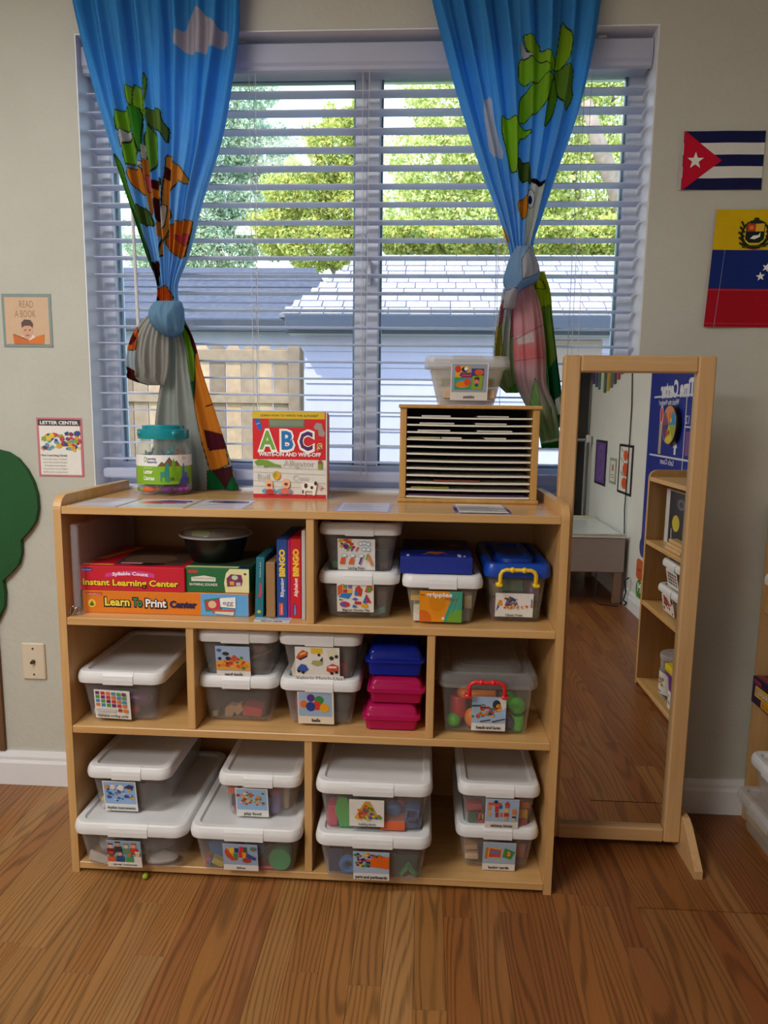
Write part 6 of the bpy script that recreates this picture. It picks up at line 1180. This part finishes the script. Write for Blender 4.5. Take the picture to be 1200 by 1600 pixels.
Bn = rbin('white-lidded bin with a letter grid label, upper of the two in the mirror', yM+.01, 1.868, .386+.1115, wM*.95, .26, .115, m_lid, m_bin, [('R', .1+.2*i, .2+.18*j, .24+.2*i, .33+.18*j, ['#b8303a', '#3a7a8a', '#3f8a4a', '#8a3a5a'][(i*2+j) % 4]) for i in range(4) for j in range(4)])
rbox('alphabet_book', 'red book standing beside the two bins in the mirror', 'book', 1.87, 2.06, yB+.035, yB+.05, .386, .60, '#b8242c')
rbox('wooden_easel', 'thin wooden board standing beside the two bins in the mirror', 'board', 1.866, 1.95, yB+.015, yB+.027, .386, .61, '#b98c54')
mt_ = thing('snack_tub', 'round clear tub with cloudy lid on the bottom board seen in the mirror', 'tub', (1.955, -.80, .029))
MB().lathe([(.001, .002), (.066, 0), (.070, .005), (.072, .17), (.070, .172), (.068, .17), (.066, .006), (.001, .006)], (1.955, -.80, .029), 32).build('tub', clear('jar_plastic', '#e6e8e6', .10, .06), mt_, True, 40)
MB().lathe([(.073, .165), (.075, .166), (.075, .180), (.071, .184), (.001, .182)], (1.955, -.80, .029), 32).build('lid', m_lidc, mt_, True, 40)
o = wrap('paper_label', [('D', .4, .3, .62, .8, ['#6a4a30', '#b8904a', '#3a2a20'], 12, .035, 43), ('T', 'snacks', .5, .06, .14, '#222222', {'b': .03})], .0728, .05, .09, -1.6, 1.6, '#e6e4de', None, 0, 0)
o.data.transform(Matrix.Translation((1.955, -.80, 0)) @ Matrix.Rotation(-math.pi/2, 4, 'Z')); o.parent = mt_; o.matrix_parent_inverse = Matrix.Translation(mt_.location).inverted()
tag(MB().lathe([(.001, .008), (.063, .008), (.063, .10), (.001, .105)], (1.955, -.80, .029), 20).build('snack_heap', pm('brown_snacks', '#5a4630', .8, .5, 90)), 'brown pieces filling the round tub seen in the mirror', 'toy', kind='stuff')
bs = thing('basket', 'purple plastic basket with a white label on the bottom board in the mirror', 'basket', (1.96, -.63, .029))
bw2 = lambda i, z: rrect(.19-2*i, .15-2*i, .015, .029+z, 1.965, -.625)
MB().loft([bw2(.014, 0), bw2(.002, .135), bw2(-.006, .137), bw2(-.006, .147), bw2(.004, .147), bw2(.006, .135), bw2(.018, .005)], True, True).build('basket', pm('purple_plastic', '#5f1f86', .35), bs, True, 35)
pic('label_card', (1.868, -.60, .045), (0, -1, 0), Z, .06, .07, [('D', .15, .3, .85, .9, ['#c83a3a', '#3a6ab0', '#5a8a3a'], 10, .09, 44)], bs, .0008, '#e6e4de')
rbox('game_box', 'yellow game box lying on the purple basket in the mirror', 'game box', 1.87, 2.07, -.72, -.555, .177, .205, '#e0c81a', [('R', .05, .1, .95, .3, '#c8a010')], [('R', .1, .1, .9, .9, '#8a6a3a'), ('R', .2, .25, .6, .7, '#c8b8a0')])

# ------------------------------------------------------------------ right wall, seen in the mirror
def mir(u, v, x):
    d = CF+CR*(u-600)/CAM_F-CU*(v-800)/CAM_F; q = CAM_C+d*((x-CAM_C[0])/d[0]); return np.array((q[0], 2*(MY+.015)-q[1], q[2]))
xw = XR-.0015
def wallpic(name, label_, cat, y0, y1, z0, z1, items, base, group=None, th=.004):
    o = pic(name, (xw+.001, y1, z0), (0, -1, 0), Z, y1-y0, z1-z0, items, None, th, base); return tag(o, label_, cat, group)
CY0, CY1, CZ0, CZ1 = -2.12, -1.10, .44, 1.62; cw, chh = CY1-CY0, CZ1-CZ0
def cp_(u, v): q = mir(u, v, XR-.003); return (CY1-q[1])/cw, (q[2]-CZ0)/chh
ch = thing('pocket_chart', 'royal blue Circle Time Center pocket chart hanging on the right wall in the mirror', 'chart', (XR, -1.6, .44))
ti = cp_(1033, 606); tt_ = cp_(1067, 606); l1 = cp_(1020, 621); l2 = cp_(1017, 710); dv = cp_(1071, 660); wt = cp_(1048, 629); lc = cp_(1040, 722)
items = [('T', 'Circle Time Center', ti[0]-(ti[0]-tt_[0])/.36*.8/2, ti[1]-.045, .10, '#dfe2ea', {'b': .05, 'fit': (ti[0]-tt_[0])/.36*.8}), ('R', .05, l1[1]-.004, .93, l1[1]+.004, '#cfd4e4'), ('R', .05, l2[1]-.004, .95, l2[1]+.004, '#cfd4e4'), ('R', dv[0]-.004, .05, dv[0]+.004, l1[1], '#cfd4e4'), ('T', "What's the Weather?", (dv[0]+.95)/2, wt[1]-.01, .034, '#d4d8e6', {'b': .02, 'fit': .3}), ('T', "Let's Count", (dv[0]+.95)/2-.03, lc[1]-.01, .034, '#d4d8e6', {'b': .02, 'fit': .2}),
         ('R', .35, l1[1]-.14, dv[0]-.1, l1[1]-.05, '#3f7a3a'), ('T', '12', .42, l1[1]-.12, .05, '#e4e8e0'), ('R', .3, l2[1]+.02, dv[0]-.02, l2[1]+.12, '#7a4a8a'), ('R', .05, (l1[1]+l2[1])/2, dv[0], (l1[1]+l2[1])/2+.006, '#cfd4e4')]
wc = cp_(1054, 664); ar = cp_(1055, 700)
items += [('P', [(ar[0]-.012, ar[1]-.03), (ar[0]-.012, ar[1]), (ar[0]-.03, ar[1]), (ar[0], ar[1]+.04), (ar[0]+.03, ar[1]), (ar[0]+.012, ar[1]), (ar[0]+.012, ar[1]-.03)], '#e4e6ee')]
th_ = cp_(1034, 655)
items += [('E', th_[0], th_[1]+.02, .025, .045, '#e0dcd4'), ('E', th_[0], th_[1]+.02, .018, .036, '#c8302a'), ('R', th_[0]-.02, th_[1]-.16, th_[0]+.02, th_[1]-.02, '#b8a890')]
pic('chart_sheet', (xw+.001, CY1, CZ0), (0, -1, 0), Z, cw, chh, items, ch, .003, '#12278a')
wy, wz = CY1-wc[0]*cw, CZ0+wc[1]*chh; wr = .10
MB().lathe([(wr*1.03, 0), (wr*1.03, .022), (wr, .026), (.001, .026)], (0, 0, 0), 40, None, 'x').build('tmp', pm('black_plastic', '#0f0f10', .3))
ob = bpy.data.objects['tmp']; ob.data.transform(Matrix.Translation((xw-.004, wy, wz)) @ Matrix.Rotation(math.pi, 4, 'Z')); ob.name = 'weather_wheel'; ob.data.name = 'weather_wheel'; ob.parent = ch; ob.matrix_parent_inverse = Matrix.Translation(ch.location).inverted()
def sector(a0, a1, r=.47): return [(.5, .5)]+[(.5+r*math.cos(a0+(a1-a0)*k/10), .5+r*math.sin(a0+(a1-a0)*k/10)) for k in range(11)]
pic('wheel_picture', (xw-.0305, wy+wr, wz-wr), (0, -1, 0), Z, 2*wr, 2*wr, [('P', sector(0, math.pi/2), '#8a4a6a'), ('P', sector(math.pi/2, math.pi), '#2a8ac0'), ('P', sector(math.pi, 1.5*math.pi), '#9aa83a'), ('P', sector(1.5*math.pi, 2*math.pi), '#4a3f7a'), ('P', sector(.9, 2.2), '#d08a5a'), ('P', sector(4.0, 5.2), '#d0c83a'), ('E', .42, .72, .1, .12, '#c8703a'), ('E', .62, .28, .1, .1, '#c03a3a'), ('E', .35, .62, .06, .06, '#e0b83a'), ('E', .45, .3, .06, .08, '#7a5a2a')], ch, .0006, '#c89a6a', corner=wr*.98)
y0 = mir(991, 700, XR)[1]; y1 = mir(969, 700, XR)[1]; lo, hi = min(y0, y1), max(y0, y1)
wallpic('pumpkin_picture', 'picture of three orange pumpkins in black frame on the wall in the mirror', 'picture', lo, hi, .685, 1.005, [('R', .09, .05, .91, .95, '#e0dedb'), ('E', .5, .78, .17, .11, '#d8602f'), ('E', .46, .5, .22, .14, '#d8582a'), ('E', .5, .22, .2, .12, '#d8582a'), ('L', .62, .62, .85, .72, .02, '#4a5a4a'), ('L', .6, .36, .8, .44, .03, '#3f6a4a'), ('L', .68, .84, .84, .92, .02, '#4a4a4a')], '#1c1a1a')
y0 = mir(948, 720, XR)[1]; y1 = mir(931, 720, XR)[1]; lo, hi = min(y0, y1), max(y0, y1)
wallpic('purple_picture', 'swirly purple picture in black frame on the wall in the mirror', 'picture', lo, hi, .685, 1.01, [('R', .09, .05, .91, .95, '#6a4a96'), *[('E', .5, .5, .3-.07*k, .4-.09*k, c) for k, c in enumerate(('#7f62a8', '#5f4488', '#8266ac', '#5a4080'))], *[('L', .2+.1*k, .1, .16+.12*k, .9, .02, '#8a72b4') for k in range(6)]], '#1c1a22')
y0 = mir(963, 740, XR)[1]; y1 = mir(953, 740, XR)[1]; lo, hi = min(y0, y1), max(y0, y1)
wallpic('certificate', 'small pale certificate between the purple and pumpkin pictures', 'certificate', lo, hi, .725, .90, [('R', .12, .1, .88, .9, '#dcdcd6'), ('R', .35, .5, .65, .75, '#b87a6a'), ('L', .2, .35, .8, .35, .03, '#7a7a72'), ('L', .2, .25, .8, .25, .03, '#7a7a72')], '#9aa08a')
yc_ = mir(982, 740, XR)[1]
tag(MB().tube([(xw-.004, yc_-.05, 2.3), (xw-.004, yc_-.04, 1.5), (xw-.004, yc_, 1.25), (xw-.0065, yc_+.005, .9), (xw-.012, yc_+.01, .6), (xw-.008, yc_+.03, .40)], .004, 6).build('power_cable', pm('black_cable', '#17171a', .5)), 'black cable running down the white wall in the mirror', 'cable')
gl_ = thing('paper_garland', 'garland of coloured paper strips at the top of the mirror view', 'garland', (XR, -3.1, 1.5))
cols_ = ['#3a4a5a', '#a83a4a', '#4a4a48', '#6a6a62', '#c0a03a', '#4a6a4a', '#d8d8d4', '#4a7a4a', '#4a4a8a', '#3a3a6a', '#8a4a3a']
for k, c in enumerate(cols_):
    yy = -2.72-.085*k; s_ = (k-5)/5; z_ = 1.50+.06*s_*s_
    MB().box(xw-.004, xw-.001, yy-.03, yy+.03, z_-.15+.05*abs(s_), z_, .0005).build('paper_strip', pm('paper_'+c, c, .8), gl_)
MB().tube([(xw-.002, -2.68, 1.57), (xw-.002, -2.9, 1.52), (xw-.002, -3.15, 1.505), (xw-.002, -3.4, 1.52), (xw-.002, -3.62, 1.57)], .0025, 5).build('string', pm('cord_white', '#d0d0cc', .8), gl_)
for k, (u, v, c, l_, s_) in enumerate(((999, 890, '#c8602a', 'orange hexagon wall sticker', 'Orange'), (998, 922, '#4f8a3a', 'green round wall sticker with white letter', 'M'), (1004, 855, '#2a3f8a', 'blue round wall sticker', ''))):
    q = mir(u, v, XR-.002); r_ = .062
    o = pic('wall_sticker', (xw+.001, q[1]+r_, q[2]-r_), (0, -1, 0), Z, 2*r_, 2*r_, [*([('T', s_, .5, .42, .2 if k == 0 else .6, '#7a2f14' if k == 0 else '#f0f0ec', {'b': .03, 'fit': .6 if k == 0 else .5})] if s_ else [])], None, .001, c, corner=r_*(.5 if k == 0 else .98)); tag(o, l_+' on the right wall in the mirror', 'sticker')
# light table
lt = thing('light_table', 'low white-topped table with pinkish grey apron in the mirror', 'table', (1.82, -2.72, 0))
m_ap = pm('apron_laminate', '#a8978e', .5, .03); TY0, TY1 = -3.15, -2.35; TX0, TX1 = 1.42, 2.165
MB().box(TX0, TX1, TY0, TY1, .205, .425, .004).build('apron', m_ap, lt)
MB().box(TX0-.006, TX1, TY0-.006, TY1+.006, .425, .437, .003).build('table_top', pm('acrylic_top', '#d6dcda', .15), lt)
for y in (TY0, TY1-.012): MB().box(TX0-.006, TX1, y-.004, y+.016, .437, .452, .002).build('rim', pm('cream_trim', '#cfc8b0', .5), lt)
for x, y in ((TX1-.055, TY1-.05), (TX0+.01, TY1-.05), (TX1-.055, TY0+.01), (TX0+.01, TY0+.01)): MB().box(x, x+.045, y, y+.045, 0, .205, .003).build('leg', wood('table_leg', '#8f6f5a', '#a07f68', 'z', .5), lt)
tag(MB().tube([(2.0, -2.37, .20), (2.0, -2.345, .12), (1.985, -2.33, .02), (2.02, -2.32, .006), (2.08, -2.30, .006), (2.12, -2.28, .006)], .004, 6).build('charging_cable', pm('black_cable', '#17171a', .5)), 'black power cord hanging below the low table in the mirror', 'cord')
tag(MB().tube([(2.178, -2.28, .19), (2.15, -2.27, .175), (2.165, -2.28, .10), (2.15, -2.27, .05), (2.17, -2.275, .03), (2.16, -2.28, .012)], .006, 6).build('charging_cable', pm('black_cable', '#17171a', .5)), 'black plug and cord beside the table leg in the mirror', 'cord')
sg_ = thing('safety_gate', 'grey metal safety gate before the dark doorway in the mirror', 'gate', (1.95, YF+.12, 0))
m_gate = pm('gate_grey', '#8f9498', .4)
for x in [1.30+.12*k for k in range(8)]: MB().tube([(x, YF+.12, .03), (x, YF+.12, 1.0)], .008, 7).build('bar', m_gate, sg_)
for z in (.03, 1.0): MB().tube([(1.28, YF+.12, z), (2.16, YF+.12, z)], .011, 8).build('rail', m_gate, sg_)
MB().box(2.14, 2.175, YF+.10, YF+.14, .98, 1.04, .006).build('latch', pm('latch_white', '#d4d4d0', .4), sg_)
